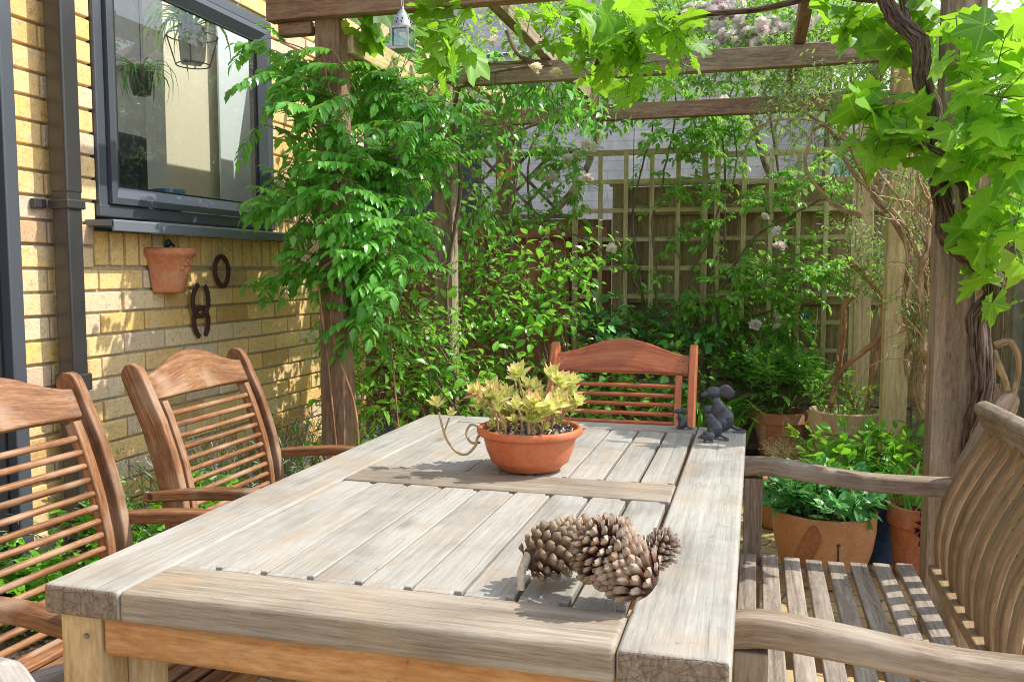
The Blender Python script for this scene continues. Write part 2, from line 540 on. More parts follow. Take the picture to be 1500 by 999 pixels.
def leafm(name, a, b_, tr, trw=.4, rough=.38, spec=.45, edge=None, vein=.25, dead=None, sc=1, palm=False):
    m, nt, b, out = newmat(name)
    rn = attr(nt, 'rnd').outputs['Fac']; g = attr(nt, 'gc').outputs['Vector']
    c = ramp(nt, rn, [(0, a), (.55, b_), (.97, tuple(min(1, x*1.25) for x in b_))]+([(1.0, dead)] if dead else []))
    sp = nd(nt, 'ShaderNodeSeparateXYZ'); nt.links.new(g, sp.inputs[0])
    ay = maths(nt, 'ABSOLUTE', sp.outputs[1])
    if palm:
        ds = None
        for a_ in (0, 58, -58, 115, -115):
            ca, sa = math.cos(R(a_)), math.sin(R(a_))
            cr_ = maths(nt, 'ABSOLUTE', maths(nt, 'SUBTRACT', maths(nt, 'MULTIPLY', sp.outputs[0], sa), maths(nt, 'MULTIPLY', sp.outputs[1], ca)))
            dt_ = maths(nt, 'ADD', maths(nt, 'MULTIPLY', sp.outputs[0], ca), maths(nt, 'MULTIPLY', sp.outputs[1], sa))
            d_ = maths(nt, 'ADD', cr_, maths(nt, 'MULTIPLY', maths(nt, 'LESS_THAN', dt_, 0.0), 1.0))
            ds = d_ if ds is None else maths(nt, 'MINIMUM', ds, d_)
        ay = ds
    k = ramp(nt, ay, [(0, bw(1)), (.03, bw(0))])
    c = mixc(nt, c, tuple(min(1, x*1.9+.02) for x in b_), maths(nt, 'MULTIPLY', k, vein))
    ob = nd(nt, 'ShaderNodeNewGeometry')
    f = noise(nt, ob.outputs['Position'], 3.0, 2)
    c = mixc(nt, c, ramp(nt, f, [(.3, bw(.72)), (.7, bw(1.2))]), 1.0, 'MULTIPLY')
    if edge:
        c = mixc(nt, c, edge, ramp(nt, sp.outputs[0], [(.55, bw(0)), (1.0, bw(.8))]))
    nt.links.new(c, b.inputs['Base Color'])
    b.inputs['Roughness'].default_value = rough; b.inputs['Specular IOR Level'].default_value = spec
    t = nd(nt, 'ShaderNodeBsdfTranslucent')
    tc = mixc(nt, c, tr, .65); nt.links.new(tc, t.inputs[0])
    mx = nd(nt, 'ShaderNodeMixShader'); mx.inputs[0].default_value = trw
    nt.links.new(b.outputs[0], mx.inputs[1]); nt.links.new(t.outputs[0], mx.inputs[2]); nt.links.new(mx.outputs[0], out.inputs[0])
    return m
def terra(name, a, b_, bloom=.35, scale=9, bcol=(.62,.47,.38), rough=.75):
    m, nt, b, out = newmat(name)
    tc = nd(nt, 'ShaderNodeTexCoord'); o = tc.outputs['Object']
    f = noise(nt, o, scale, 5, .6); f2 = noise(nt, o, scale*9, 3, .6); f3 = noise(nt, mapping(nt, o, (1,1,.5)), scale*1.7, 6, .7, .5)
    c = ramp(nt, f, [(.3, a), (.7, b_)])
    c = mixc(nt, c, ramp(nt, f2, [(.3, bw(.85)), (.7, bw(1.1))]), 1, 'MULTIPLY')
    c = mixc(nt, c, bcol, maths(nt, 'MULTIPLY', ramp(nt, f3, [(.5, bw(0)), (.62, bw(1))]), bloom))
    nt.links.new(c, b.inputs['Base Color']); b.inputs['Roughness'].default_value = rough; b.inputs['Specular IOR Level'].default_value = .25
    bump(nt, b, f2, .25, .001)
    return m
def plain(name, col, rough=.5, metal=0, spec=.5, var=.12, scale=14, bmp=.1, coat=0):
    m, nt, b, out = newmat(name)
    tc = nd(nt, 'ShaderNodeTexCoord'); f = noise(nt, tc.outputs['Object'], scale, 5, .6)
    c = mixc(nt, col, ramp(nt, f, [(.3, bw(1-var)), (.7, bw(1+var))]), 1.0, 'MULTIPLY')
    nt.links.new(c, b.inputs['Base Color']); b.inputs['Roughness'].default_value = rough
    b.inputs['Metallic'].default_value = metal; b.inputs['Specular IOR Level'].default_value = spec
    b.inputs['Coat Weight'].default_value = coat
    if bmp: bump(nt, b, f, bmp, .003)
    return m
def brickm():
    m, nt, b, out = newmat('yellow stock brick')
    rn = attr(nt, 'rnd').outputs['Fac']; g = attr(nt, 'gc').outputs['Vector']
    c = ramp(nt, rn, [(0, (.56,.34,.13)), (.12, (.76,.50,.19)), (.35, (.86,.61,.28)), (.55, (.82,.53,.18)), (.75, (.78,.60,.37)), (.9, (.68,.51,.36)), (1, (.58,.36,.17))])
    f = noise(nt, g, 120, 4, .7); f2 = noise(nt, g, 14, 4, .6)
    c = mixc(nt, c, ramp(nt, f, [(.3, bw(.78)), (.5, bw(1)), (.72, bw(1.14))]), 1, 'MULTIPLY')
    c = mixc(nt, c, (.60,.55,.45), ramp(nt, f2, [(.5, bw(0)), (.75, bw(.5))]))
    f5 = noise(nt, g, 38, 5, .8); c = mixc(nt, c, (.33,.26,.17), ramp(nt, f5, [(.52, bw(0)), (.66, bw(.6))]))
    v = nd(nt, 'ShaderNodeTexVoronoi'); v.inputs['Scale'].default_value = 45; nt.links.new(g, v.inputs['Vector'])
    k = ramp(nt, v.outputs['Distance'], [(0, bw(1)), (.16, bw(0))])
    c = mixc(nt, c, (.14,.09,.05), maths(nt, 'MULTIPLY', k, .5))
    nt.links.new(c, b.inputs['Base Color']); b.inputs['Roughness'].default_value = .9; b.inputs['Specular IOR Level'].default_value = .15
    bump(nt, b, maths(nt, 'SUBTRACT', maths(nt, 'ADD', f, f2), maths(nt, 'MULTIPLY', k, .5)), .6, .004)
    return m
def bark(name, a, b_, sc=1.0, strength=.8):
    m, nt, b, out = newmat(name)
    g = attr(nt, 'gc').outputs['Vector']
    f = noise(nt, mapping(nt, g, (10*sc, 150*sc, 150*sc)), 1, 6, .7, .8); f2 = noise(nt, g, 9, 3)
    c = ramp(nt, f, [(.38, a), (.60, b_)])
    c = mixc(nt, c, ramp(nt, f2, [(.3, bw(.6)), (.7, bw(1.3))]), 1, 'MULTIPLY')
    nt.links.new(c, b.inputs['Base Color']); b.inputs['Roughness'].default_value = .85; b.inputs['Specular IOR Level'].default_value = .15
    bump(nt, b, f, strength, .008)
    return m
def soilm(name, a, b_, sc=60):
    m, nt, b, out = newmat(name)
    tc = nd(nt, 'ShaderNodeTexCoord'); o = tc.outputs['Object']
    v = nd(nt, 'ShaderNodeTexVoronoi'); v.inputs['Scale'].default_value = sc; nt.links.new(o, v.inputs['Vector'])
    c = mixc(nt, a, b_, ramp(nt, nd_sep(nt, v.outputs['Color']), [(.5, bw(0)), (.9, bw(1))]))
    nt.links.new(c, b.inputs['Base Color']); b.inputs['Roughness'].default_value = .95
    bump(nt, b, v.outputs['Distance'], 1.0, .01)
    return m
def nd_sep(nt, col):
    s = nd(nt, 'ShaderNodeSeparateColor'); nt.links.new(col, s.inputs[0]); return s.outputs[0]
def tiled(name, cols, mortar, bw_, bh, ms=.01, bumps=.5, rot=0, vert=False, rough=.85):
    m, nt, b, out = newmat(name)
    tc = nd(nt, 'ShaderNodeTexCoord'); src = tc.outputs['Object']
    mp = nd(nt, 'ShaderNodeMapping'); nt.links.new(src, mp.inputs[0])
    if vert: mp.inputs['Rotation'].default_value = (R(-90), 0, 0)
    else: mp.inputs['Rotation'].default_value = (0, 0, rot)
    br = nd(nt, 'ShaderNodeTexBrick'); nt.links.new(mp.outputs[0], br.inputs['Vector'])
    br.inputs['Scale'].default_value = 1; br.inputs['Brick Width'].default_value = bw_; br.inputs['Row Height'].default_value = bh
    br.inputs['Mortar Size'].default_value = ms; br.inputs['Mortar Smooth'].default_value = .3
    br.inputs['Color1'].default_value = (*cols[0], 1); br.inputs['Color2'].default_value = (*cols[1], 1); br.inputs['Mortar'].default_value = (*mortar, 1)
    f = noise(nt, src, 5, 5, .6); f2 = noise(nt, src, 90, 3, .6)
    c = mixc(nt, br.outputs['Color'], ramp(nt, f, [(.3, bw(.75)), (.7, bw(1.15))]), 1, 'MULTIPLY')
    c = mixc(nt, c, ramp(nt, f2, [(.3, bw(.85)), (.7, bw(1.1))]), 1, 'MULTIPLY')
    nt.links.new(c, b.inputs['Base Color']); b.inputs['Roughness'].default_value = rough; b.inputs['Specular IOR Level'].default_value = .2
    h = maths(nt, 'SUBTRACT', maths(nt, 'MULTIPLY', f2, .3), br.outputs['Fac'])
    bump(nt, b, h, bumps, .006)
    return m
def glassm(name, tint=(.93,.96,.95), base=.08, gloss=.45):
    m, nt, b, out = newmat(name); nt.nodes.remove(b)
    t = nd(nt, 'ShaderNodeBsdfTransparent'); t.inputs[0].default_value = (*tint, 1)
    g = nd(nt, 'ShaderNodeBsdfGlossy'); g.inputs['Roughness'].default_value = .02
    fr = nd(nt, 'ShaderNodeFresnel'); fr.inputs[0].default_value = 1.5
    k = maths(nt, 'ADD', maths(nt, 'MULTIPLY', fr.outputs[0], gloss), base)
    # water marks and dust on the pane
    tc = nd(nt, 'ShaderNodeTexCoord'); f = noise(nt, tc.outputs['Object'], 30, 6, .75)
    df = nd(nt, 'ShaderNodeBsdfDiffuse'); df.inputs[0].default_value = (.7,.72,.7,1)
    mx = nd(nt, 'ShaderNodeMixShader'); nt.links.new(k, mx.inputs[0]); nt.links.new(t.outputs[0], mx.inputs[1]); nt.links.new(g.outputs[0], mx.inputs[2])
    mx2 = nd(nt, 'ShaderNodeMixShader'); nt.links.new(ramp(nt, f, [(.5, bw(.01)), (.85, bw(.10))]), mx2.inputs[0])
    nt.links.new(mx.outputs[0], mx2.inputs[1]); nt.links.new(df.outputs[0], mx2.inputs[2]); nt.links.new(mx2.outputs[0], out.inputs[0])
    return m

M = {}
M['table'] = wood('weathered teak', (.25,.23,.195), (.35,.33,.29), (.42,.405,.365), rough=.75, spec=.2, grain=130, crack=.14, knots=.6, stain=(.36,.27,.18), stretch=2.6)
M['table_rail'] = wood('weathered teak rail', (.17,.13,.09), (.30,.25,.19), (.40,.355,.29), rough=.75, spec=.2, grain=120, crack=.2, knots=.7, stain=(.40,.27,.15), stretch=2.4)
M['table_dark'] = wood('damp teak', (.12,.085,.055), (.30,.22,.145), (.42,.32,.22), rough=.7, grain=60, crack=.3)
M['end'] = endgrain('teak end grain', (.11,.08,.055), (.30,.24,.18))
M['fresh'] = wood('honey hardwood', (.30,.125,.04), (.50,.26,.10), (.62,.38,.18), rough=.5, spec=.35, grain=45, stain=(.35,.15,.04), knots=.7)
M['fresh_pale'] = wood('sanded leg timber', (.34,.22,.10), (.54,.40,.22), (.66,.53,.33), rough=.6, spec=.3, grain=45, stain=(.42,.24,.10))
M['chair'] = wood('oiled hardwood', (.085,.034,.014), (.25,.110,.046), (.41,.235,.12), rough=.5, spec=.35, grain=90, knots=.5, crack=.1, stain=(.48,.36,.26), stretch=3)
M['chair_red'] = wood('red stained hardwood', (.28,.065,.022), (.44,.125,.045), (.54,.19,.075), rough=.38, spec=.45, grain=70, var=.35)
M['bench'] = wood('grey brown teak', (.13,.09,.06), (.28,.21,.15), (.41,.33,.25), rough=.7, spec=.22, grain=70, crack=.3, stain=(.42,.37,.30))
M['bench_slat'] = wood('weathered bench slat', (.15,.115,.085), (.30,.245,.195), (.43,.37,.30), rough=.72, spec=.22, grain=70, crack=.3)
M['bench_warm'] = wood('sheltered teak', (.13,.075,.035), (.27,.175,.095), (.38,.28,.17), rough=.62, spec=.28, grain=70, crack=.15)
M['grey_chair'] = wood('grey teak', (.20,.18,.165), (.36,.33,.31), (.47,.44,.41), rough=.75, grain=70, crack=.2)
M['post'] = wood('treated timber', (.12,.065,.042), (.25,.15,.095), (.37,.25,.165), rough=.8, spec=.15, grain=40, crack=.35, stain=(.26,.22,.12))
M['post_pale'] = wood('pale treated timber', (.34,.25,.12), (.57,.45,.24), (.70,.59,.36), rough=.8, spec=.15, grain=35, crack=.3, stain=(.46,.40,.17))
M['post_dark'] = wood('dark treated timber', (.16,.11,.075), (.34,.255,.185), (.47,.37,.28), rough=.85, spec=.1, grain=40, crack=.3, stain=(.20,.20,.13))
M['beam'] = wood('weathered beam', (.13,.095,.065), (.30,.225,.155), (.44,.36,.265), rough=.85, spec=.1, grain=40, crack=.35, stain=(.20,.20,.10))
M['fence'] = wood('fence board', (.20,.145,.075), (.38,.285,.155), (.52,.41,.25), rough=.9, spec=.08, grain=35, var=1.0, crack=.25, stain=(.25,.23,.12))
M['fence_red'] = wood('red brown board', (.14,.065,.035), (.28,.14,.075), (.38,.21,.12), rough=.85, spec=.1, grain=35, var=1.0, crack=.25)
M['trellis'] = wood('trellis lath', (.34,.26,.15), (.58,.47,.28), (.72,.61,.40), rough=.85, spec=.1, grain=50, stain=(.34,.33,.2))
M['brick'] = brickm()
M['mortar'] = plain('mortar', (.44,.37,.25), .95, var=.2, scale=60, bmp=.4)
M['frame'] = plain('anthracite frame', (.072,.080,.095), .3, var=.06, scale=3, bmp=0, spec=.6)
M['sill'] = plain('grey sill', (.15,.165,.19), .35, var=.06, scale=3, bmp=0, spec=.6)
M['pipe'] = plain('dark brown pipe', (.040,.037,.038), .3, var=.15, scale=5, bmp=0, spec=.55)
M['gasket'] = plain('rubber gasket', (.012,.012,.014), .6, bmp=0)
M['terra'] = terra('terracotta', (.46,.15,.065), (.60,.23,.10), .40, bcol=(.62,.38,.26))
M['terra_plastic'] = terra('terracotta bowl', (.46,.12,.045), (.56,.17,.07), .20, bcol=(.56,.25,.14), rough=.5)
M['terra_old'] = terra('old terracotta', (.44,.17,.085), (.55,.25,.13), .65, bcol=(.62,.52,.44))
M['terra_tan'] = terra('tan glazed clay', (.40,.185,.08), (.52,.28,.13), .3, bcol=(.50,.24,.12), rough=.55)
M['terra_relief_shade'] = terra('shade darkened clay relief', (.30,.12,.05), (.40,.19,.08), .2, rough=.6)  # relief clay darkened in colour, in place of shading that flat light leaves out
M['terra_cream'] = terra('cream clay', (.50,.33,.18), (.62,.46,.28), .3)
M['blue_pot'] = plain('dark blue glaze', (.035,.075,.16), .22, var=.45, scale=9, bmp=.1, coat=.5)
M['rope'] = plain('pale rope rim', (.50,.45,.36), .8, var=.2, scale=80)
M['black'] = plain('black plastic', (.012,.012,.013), .28, var=.2, bmp=.6, scale=9)
M['label'] = plain('white print', (.6,.6,.62), .5, bmp=0)
M['soil'] = soilm('potting soil', (.05,.03,.02), (.12,.075,.05), 90)
M['grit'] = soilm('grit and bark', (.20,.14,.10), (.70,.64,.55), 160)
M['iron'] = plain('dark cast iron', (.07,.072,.082), .38, metal=.35, var=.25, scale=50, bmp=.25)
M['rust'] = plain('rusted iron', (.075,.032,.028), .7, metal=.2, var=.4, scale=60, bmp=.6)
M['zinc'] = plain('aged zinc', (.42,.44,.44), .4, metal=.7, var=.2, scale=40)
M['bark'] = bark('vine bark', (.025,.016,.012), (.22,.155,.115), sc=.8, strength=1.0)
M['bark_tan'] = bark('tan bark', (.20,.125,.06), (.52,.38,.22), strength=.5)
M['bark_orange'] = bark('orange bark', (.26,.12,.05), (.50,.29,.15), strength=.5)
M['bark_grey'] = bark('grey bark', (.09,.07,.045), (.30,.24,.16))
M['stem_green'] = plain('green stem', (.12,.19,.05), .6, bmp=0)
M['stem_brown'] = plain('brown stem', (.16,.10,.05), .7, bmp=0)
M['stem_tan'] = plain('pale tan stem', (.42,.29,.14), .6, bmp=0)
M['L_creeper'] = leafm('creeper leaf', (.055,.21,.032), (.15,.44,.06), (.36,.80,.08), .42, rough=.3, spec=.6)
M['L_shrub'] = leafm('glossy shrub leaf', (.08,.27,.03), (.21,.54,.06), (.45,.88,.07), .42, rough=.26, spec=.65, dead=(.30,.32,.04))
M['L_grape'] = leafm('grape leaf', (.045,.17,.012), (.19,.42,.03), (.52,.92,.04), .46, rough=.45, spec=.35, dead=(.42,.48,.05), vein=.55, palm=True)
M['L_rose'] = leafm('rose leaf', (.07,.22,.035), (.20,.45,.07), (.50,.85,.10), .45, rough=.4)
M['L_jasmine'] = leafm('jasmine leaf', (.08,.17,.04), (.21,.36,.09), (.5,.72,.14), .42, rough=.45)
M['L_peony'] = leafm('peony leaf', (.07,.23,.035), (.19,.46,.08), (.4,.78,.08), .32, rough=.28, spec=.6)
M['L_celery'] = leafm('bright herb leaf', (.07,.24,.015), (.17,.44,.03), (.45,.85,.05), .42, rough=.35)
M['L_kale'] = leafm('blue green leaf', (.05,.20,.05), (.13,.38,.11), (.25,.6,.12), .3, rough=.35)
M['L_strap'] = leafm('strap leaf', (.07,.22,.03), (.18,.43,.06), (.30,.65,.05), .35, rough=.35)
M['L_grey'] = leafm('silvery leaf', (.16,.22,.13), (.33,.40,.27), (.4,.55,.25), .3, rough=.6)
M['L_olive'] = leafm('olive tuft leaf', (.16,.17,.06), (.34,.33,.15), (.5,.5,.15), .3, rough=.6)
M['L_distant'] = leafm('sunny tree leaf', (.06,.16,.02), (.20,.36,.05), (.55,.80,.12), .5, rough=.45)
M['L_succ'] = leafm('succulent leaf', (.48,.56,.14), (.66,.70,.24), (.9,.85,.3), .3, rough=.4, edge=(.78,.38,.24), vein=0, dead=(.78,.26,.18))
M['L_sedum'] = leafm('dark red rosette', (.10,.012,.03), (.22,.03,.06), (.3,.05,.06), .15, rough=.3, vein=0)
M['petal'] = leafm('blush petal', (.86,.68,.66), (.93,.86,.83), (.95,.8,.78), .4, rough=.6, vein=0)
M['petal_cream'] = leafm('cream petal', (.82,.70,.50), (.88,.80,.66), (.9,.85,.7), .35, rough=.6, vein=0)
M['petal_lilac'] = leafm('lavender flower', (.25,.2,.42), (.4,.32,.6), (.5,.4,.7), .3, rough=.7, vein=0)
M['cone'] = bark('cone scale', (.13,.07,.04), (.34,.22,.14), sc=1, strength=.4)
M['paver'] = tiled('buff block paving', ((.58,.43,.22), (.46,.33,.17)), (.22,.17,.09), .21, .105, .006, rot=R(15))
M['bed'] = soilm('garden soil', (.07,.045,.028), (.16,.11,.07), 25)
M['painted'] = tiled('painted brick', ((.86,.79,.83), (.80,.74,.78)), (.66,.61,.65), .9, .11, .006, .35, vert=True, rough=.8)
M['white'] = plain('white upvc', (.82,.83,.83), .4, var=.03, bmp=0)
M['concrete'] = plain('pale concrete', (.38,.36,.29), .9, var=.25, scale=10, bmp=.4)
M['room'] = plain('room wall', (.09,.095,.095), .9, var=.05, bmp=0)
M['cream'] = plain('cream wall', (.62,.56,.40), .85, var=.02, bmp=0)
M['blind'] = plain('pale blind', (.58,.64,.63), .8, var=.02, bmp=0)
M['beige'] = plain('beige door', (.60,.52,.38), .7, var=.03, bmp=0)
M['darkroom'] = plain('dark cushion', (.03,.033,.037), .9, bmp=0)
M['ceramic'] = plain('white ceramic', (.72,.70,.64), .4, var=.03, bmp=0)
M['glass'] = glassm('window glass')
M['lglass'] = glassm('lantern glass', (.75,.86,.84), .15, .4)
M['bluegl'] = plain('blue glass', (.03,.12,.40), .15, var=.1, bmp=0, coat=.5)
M['orange'] = plain('orange enamel', (.72,.16,.03), .45, bmp=0)
M['yellow'] = plain('yellow enamel', (.75,.5,.05), .45, bmp=0)
M['cord'] = plain('cord', (.05,.05,.045), .7, bmp=0)
M['cane'] = plain('garden cane', (.5,.38,.2), .6, bmp=0)
M['roof'] = tiled('slate roof', ((.2,.2,.22), (.15,.15,.17)), (.1,.1,.1), .3, .2, .006)

# ------------------------------------------------------------------ light
W = bpy.data.worlds.new('World'); SC.world = W; W.use_nodes = True
wn = W.node_tree; sky = wn.nodes.new('ShaderNodeTexSky'); sky.sky_type = 'NISHITA'; sky.sun_disc = False
sky.sun_elevation = R(50); sky.sun_rotation = R(70); sky.air_density = 1.0; sky.dust_density = 1.2
bgn = wn.nodes['Background']; hs = wn.nodes.new('ShaderNodeHueSaturation'); hs.inputs['Saturation'].default_value = .5; wn.links.new(sky.outputs[0], hs.inputs['Color']); wn.links.new(hs.outputs[0], bgn.inputs[0]); bgn.inputs[1].default_value = .34
sd = bpy.data.lights.new('sun', 'SUN'); sd.energy = 5.3; sd.angle = R(.5); sd.color = (1, .955, .87)
so = bpy.data.objects.new('sun', sd); COL.objects.link(so)
so.rotation_euler = Vector((float(-SUNV[0]), float(-SUNV[1]), float(-SUNV[2]))).to_track_quat('-Z', 'Y').to_euler()
SC.view_settings.view_transform = 'Standard'; SC.view_settings.look = 'None'; SC.view_settings.exposure = 0
SC.cycles.max_bounces = 7; SC.cycles.transparent_max_bounces = 12; SC.cycles.use_denoising = True; SC.cycles.filter_width = 1.0
# ------------------------------------------------------------------ ground
def sheet(name, x0, x1, y0, y1, z, mat):
    b = MB(); b.add([(x0,y0,z),(x1,y0,z),(x1,y1,z),(x0,y1,z)], [(0,1,2,3)], np.tile((0,0,1.0),(4,1)))
    return tag(b.build(name, mat), kind='structure')
sheet('ground', -150, 150, -150, 150, -.012, M['bed'])
sheet('patio', -2.15, 2.6, -3, 5.35, -.004, M['paver'])

# ------------------------------------------------------------------ house
WX = -2.15
WY0, WY1, WZ0, WZ1 = 2.506, 3.635, 1.335, 2.305      # window opening incl. sill line
house = empty('brick_house', (WX, 1.0, 0), 'yellow brick house with a dark framed window above the wall pot', 'house')
b = MB()
def cut(y0, y1, holes):
    segs = [(y0, y1)]
    for h0, h1 in holes:
        n_ = []
        for s0, s1 in segs:
            if s1 <= h0 or s0 >= h1: n_.append((s0, s1)); continue
            if s0 < h0: n_.append((s0, h0))
            if s1 > h1: n_.append((h1, s1))
        segs = n_
    return [q for q in segs if q[1]-q[0] > .03]
for k in range(34):
    z = k*.075
    y = -1.2-(.1125 if k % 2 else 0)
    while y < 4.62:
        holes = [(-3, 2.12)] if z < 2.2 and z > -.1 and False else []
        if z+.07 > WZ0 and z < WZ1+.0: holes.append((WY0, WY1))
        if 1.195 < z+.02 < WZ0: holes.append((WY0-.02, WY1+.09))
        for s0, s1 in cut(max(y, -1.2), min(y+.217, 4.62), holes):
            b.box((WX-.045+rng.normal()*.0020, (s0+s1)/2+rng.normal()*.0008, z+.0325), (.09, s1-s0, .0665), rot=(rng.normal()*.005, 0, rng.normal()*.004), r=.0045, n=1)
        y += .225
y = WY0-.012
while y < WY1+.07:
    b.box((WX-.045+rng.normal()*.001, y+.0325, 1.265), (.09, .0635, .118), rot=(0, 0, rng.normal()*.004), r=.006, n=1, rnd=.3+.25*rng.random()); y += .0745
b.build('brickwork', M['brick'], house)
b = MB()
b.box((WX-.062, .65, 1.27), (.1, 3.70, 2.54), r=.001)
b.box((WX-.062, 4.125, 1.27), (.1, .97, 2.54), r=.001)
b.box((WX-.062, 3.07, .662), (.1, 1.14, 1.325), r=.001)
b.box((WX-.062, 3.07, 2.425), (.1, 1.14, .22), r=.001)
b.box((WX-1.0, 4.64, 1.225), (1.9, .05, 2.45), r=.001)
b.build('mortar_bed', M['mortar'], house)
# window
FX = WX-.022
win = MB()
def framebars(mb, x, y0, y1, z0, z1, w, d, r=.006, mat=0):
    mb.box((x, (y0+y1)/2, z0+w/2), (d, y1-y0, w), r=r, n=2, mat=mat)
    mb.box((x, (y0+y1)/2, z1-w/2), (d, y1-y0, w), r=r, n=2, mat=mat)
    mb.box((x-.001, y0+w/2, (z0+z1)/2), (d, w, z1-z0-2*w+.012), r=r, n=2, mat=mat)
    mb.box((x-.001, y1-w/2, (z0+z1)/2), (d, w, z1-z0-2*w+.012), r=r, n=2, mat=mat)
framebars(win, FX, WY0+.002, WY1-.002, 1.372, WZ1-.002, .042, .07)
frame = win.build('window', M['frame'], house)
sash = MB()
z0, z1, y0, y1 = 1.372+.046, WZ1-.048, WY0+.05, WY1-.05
# sash with a sloping face towards the glass
def bevelframe(mb, y0, y1, z0, z1, w, xo, xi):
    o = [(y0,z0),(y1,z0),(y1,z1),(y0,z1)]; i = [(y0+w,z0+w),(y1-w,z0+w),(y1-w,z1-w),(y0+w,z1-w)]; m = [(y0+w*.35,z0+w*.35),(y1-w*.35,z0+w*.35),(y1-w*.35,z1-w*.35),(y0+w*.35,z1-w*.35)]
    for k in range(4):
        k2 = (k+1)%4
        V = [(xo-.012,*o[k]),(xo-.012,*o[k2]),(xo,*o[k2]),(xo,*o[k])]
        for ring in (((xo-.02,o),(xo,o)), ((xo,o),(xo+.002,m)), ((xo+.002,m),(xi,i)), ((xi,i),(xi-.02,i))):
            (xa,A),(xb,B) = ring
            V = [(xa,*A[k]),(xa,*A[k2]),(xb,*B[k2]),(xb,*B[k])]
            mb.add(V, [(0,1,2,3)], None)
bevelframe(sash, y0, y1, z0, z1, .062, FX+.046, FX+.024)
s_o = sash.build('sash', M['frame'], frame, smooth=False)
g = MB(); w_ = .06
for (a0,a1,c0,c1) in ((y0+w_,y1-w_,z0+w_,z0+w_+.006),(y0+w_,y1-w_,z1-w_-.006,z1-w_),(y0+w_,y0+w_+.006,z0+w_+.006,z1-w_-.006),(y1-w_-.006,y1-w_,z0+w_+.006,z1-w_-.006)):
    g.box((FX+.022, (a0+a1)/2, (c0+c1)/2), (.008, a1-a0, c1-c0), r=.001)
g.build('gasket', M['gasket'], frame)
g = MB(); xg = FX+.016
g.add([(xg,y0+.055,z0+.055),(xg,y1-.055,z0+.055),(xg,y1-.055,z1-.055),(xg,y0+.055,z1-.055)], [(0,1,2,3)], np.tile((1.0,0,0),(4,1)))
g.build('glass_pane', M['glass'], frame)
g = MB()
g.sweep([(WX+.028, WY0-.05, 1.348), (WX+.028, WY1+.10, 1.348)], .16, .020, r=.004)
g.box((WX+.104, (WY0+WY1)/2+.025, 1.337), (.012, WY1-WY0+.15, .036), r=.004)
g.build('sill', M['sill'], frame)
# patio door edge
door = MB()
door.box((WX+.012, 2.118, 1.15), (.06, .05, 2.3), r=.006, n=2)
door.box((WX+.012, 1.62, 2.34), (.06, 1.05, .08), r=.006, n=2)
door.box((WX+.012, 1.12, 1.15), (.06, .05, 2.3), r=.006, n=2)
door.box((WX+.012, 1.62, .04), (.06, .95, .08), r=.006, n=2)
dr = door.build('patio_door', M['frame'], house)
g = MB(); g.box((WX+.004, 1.62, 1.19), (.008, .95, 2.2), r=.001); g.build('glass_pane', M['gasket'], dr)
# downpipe
pipe = MB()
PX, PY = WX+.062, 2.305
pipe.box((PX, PY, 1.0+1.68), (.066, .066, 2.5), r=.007, n=2)
pipe.box((PX, PY, .50), (.062, .062, 1.9), r=.007, n=2)
po = pipe.build('downpipe', M['pipe'], house)
for zz, hh in ((1.395, .03), (.835, .055)):
    g = MB(); g.box((PX, PY, zz), (.078, .078, hh), r=.006, n=2); 
    if hh < .04:
        g.box((WX+.012, PY-.062, zz), (.018, .05, hh), r=.004); g.box((WX+.012, PY+.062, zz), (.018, .05, hh), r=.004)
    g.build('bracket' if hh < .04 else 'socket', M['pipe'], po)
# room behind the window
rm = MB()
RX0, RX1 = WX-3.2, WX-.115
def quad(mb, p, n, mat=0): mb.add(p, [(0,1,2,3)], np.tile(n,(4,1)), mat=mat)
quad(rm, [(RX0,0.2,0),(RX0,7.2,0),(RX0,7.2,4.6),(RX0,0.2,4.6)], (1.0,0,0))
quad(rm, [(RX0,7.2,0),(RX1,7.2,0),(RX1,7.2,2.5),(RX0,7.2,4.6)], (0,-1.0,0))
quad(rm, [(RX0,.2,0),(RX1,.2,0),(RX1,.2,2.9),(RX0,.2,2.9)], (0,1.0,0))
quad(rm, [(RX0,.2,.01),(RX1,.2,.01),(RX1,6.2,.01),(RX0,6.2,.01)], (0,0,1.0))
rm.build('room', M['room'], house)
# ---- inside things seen through the glass
b = MB()
def boxpx(mb, xa, xb, ya, yb, X, th, **k):
    p = at(xa, ya, X=X); q = at(xb, yb, X=X)
    mb.box((X-th/2, (p[1]+q[1])/2, (p[2]+q[2])/2), (th, abs(q[1]-p[1]), abs(p[2]-q[2])), **k)
XI = WX-.75
b = MB(); p = at(248, 200, X=XI); q = at(322, 200, X=XI)
b.box((XI-.06, (p[1]+q[1])/2, 1.7), (.12, q[1]-p[1]+.05, 3.4), r=.004); tag(b.build('partition_wall', M['cream']), kind='structure')
b = MB(); p = at(323, 200, X=WX-.70); q = at(385, 200, X=WX-.70)
b.sweep([(WX-.70, (p[1]+q[1])/2+.04, 1.1), (WX-.70, (p[1]+q[1])/2+.04, 3.0)], q[1]-p[1]+.1, .012, up=(1,0,0), r=.003)
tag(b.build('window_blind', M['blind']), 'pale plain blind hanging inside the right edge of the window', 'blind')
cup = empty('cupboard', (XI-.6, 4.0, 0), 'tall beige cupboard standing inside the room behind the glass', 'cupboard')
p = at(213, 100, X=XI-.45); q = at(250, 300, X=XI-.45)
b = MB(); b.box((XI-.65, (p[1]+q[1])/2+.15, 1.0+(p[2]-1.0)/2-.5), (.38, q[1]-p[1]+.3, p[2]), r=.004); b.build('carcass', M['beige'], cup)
b = MB(); b.box((XI-.452, (p[1]+q[1])/2+.02, p[2]/2), (.014, (q[1]-p[1])*.8, p[2]-.08), r=.003); b.build('door', M['beige'], cup)
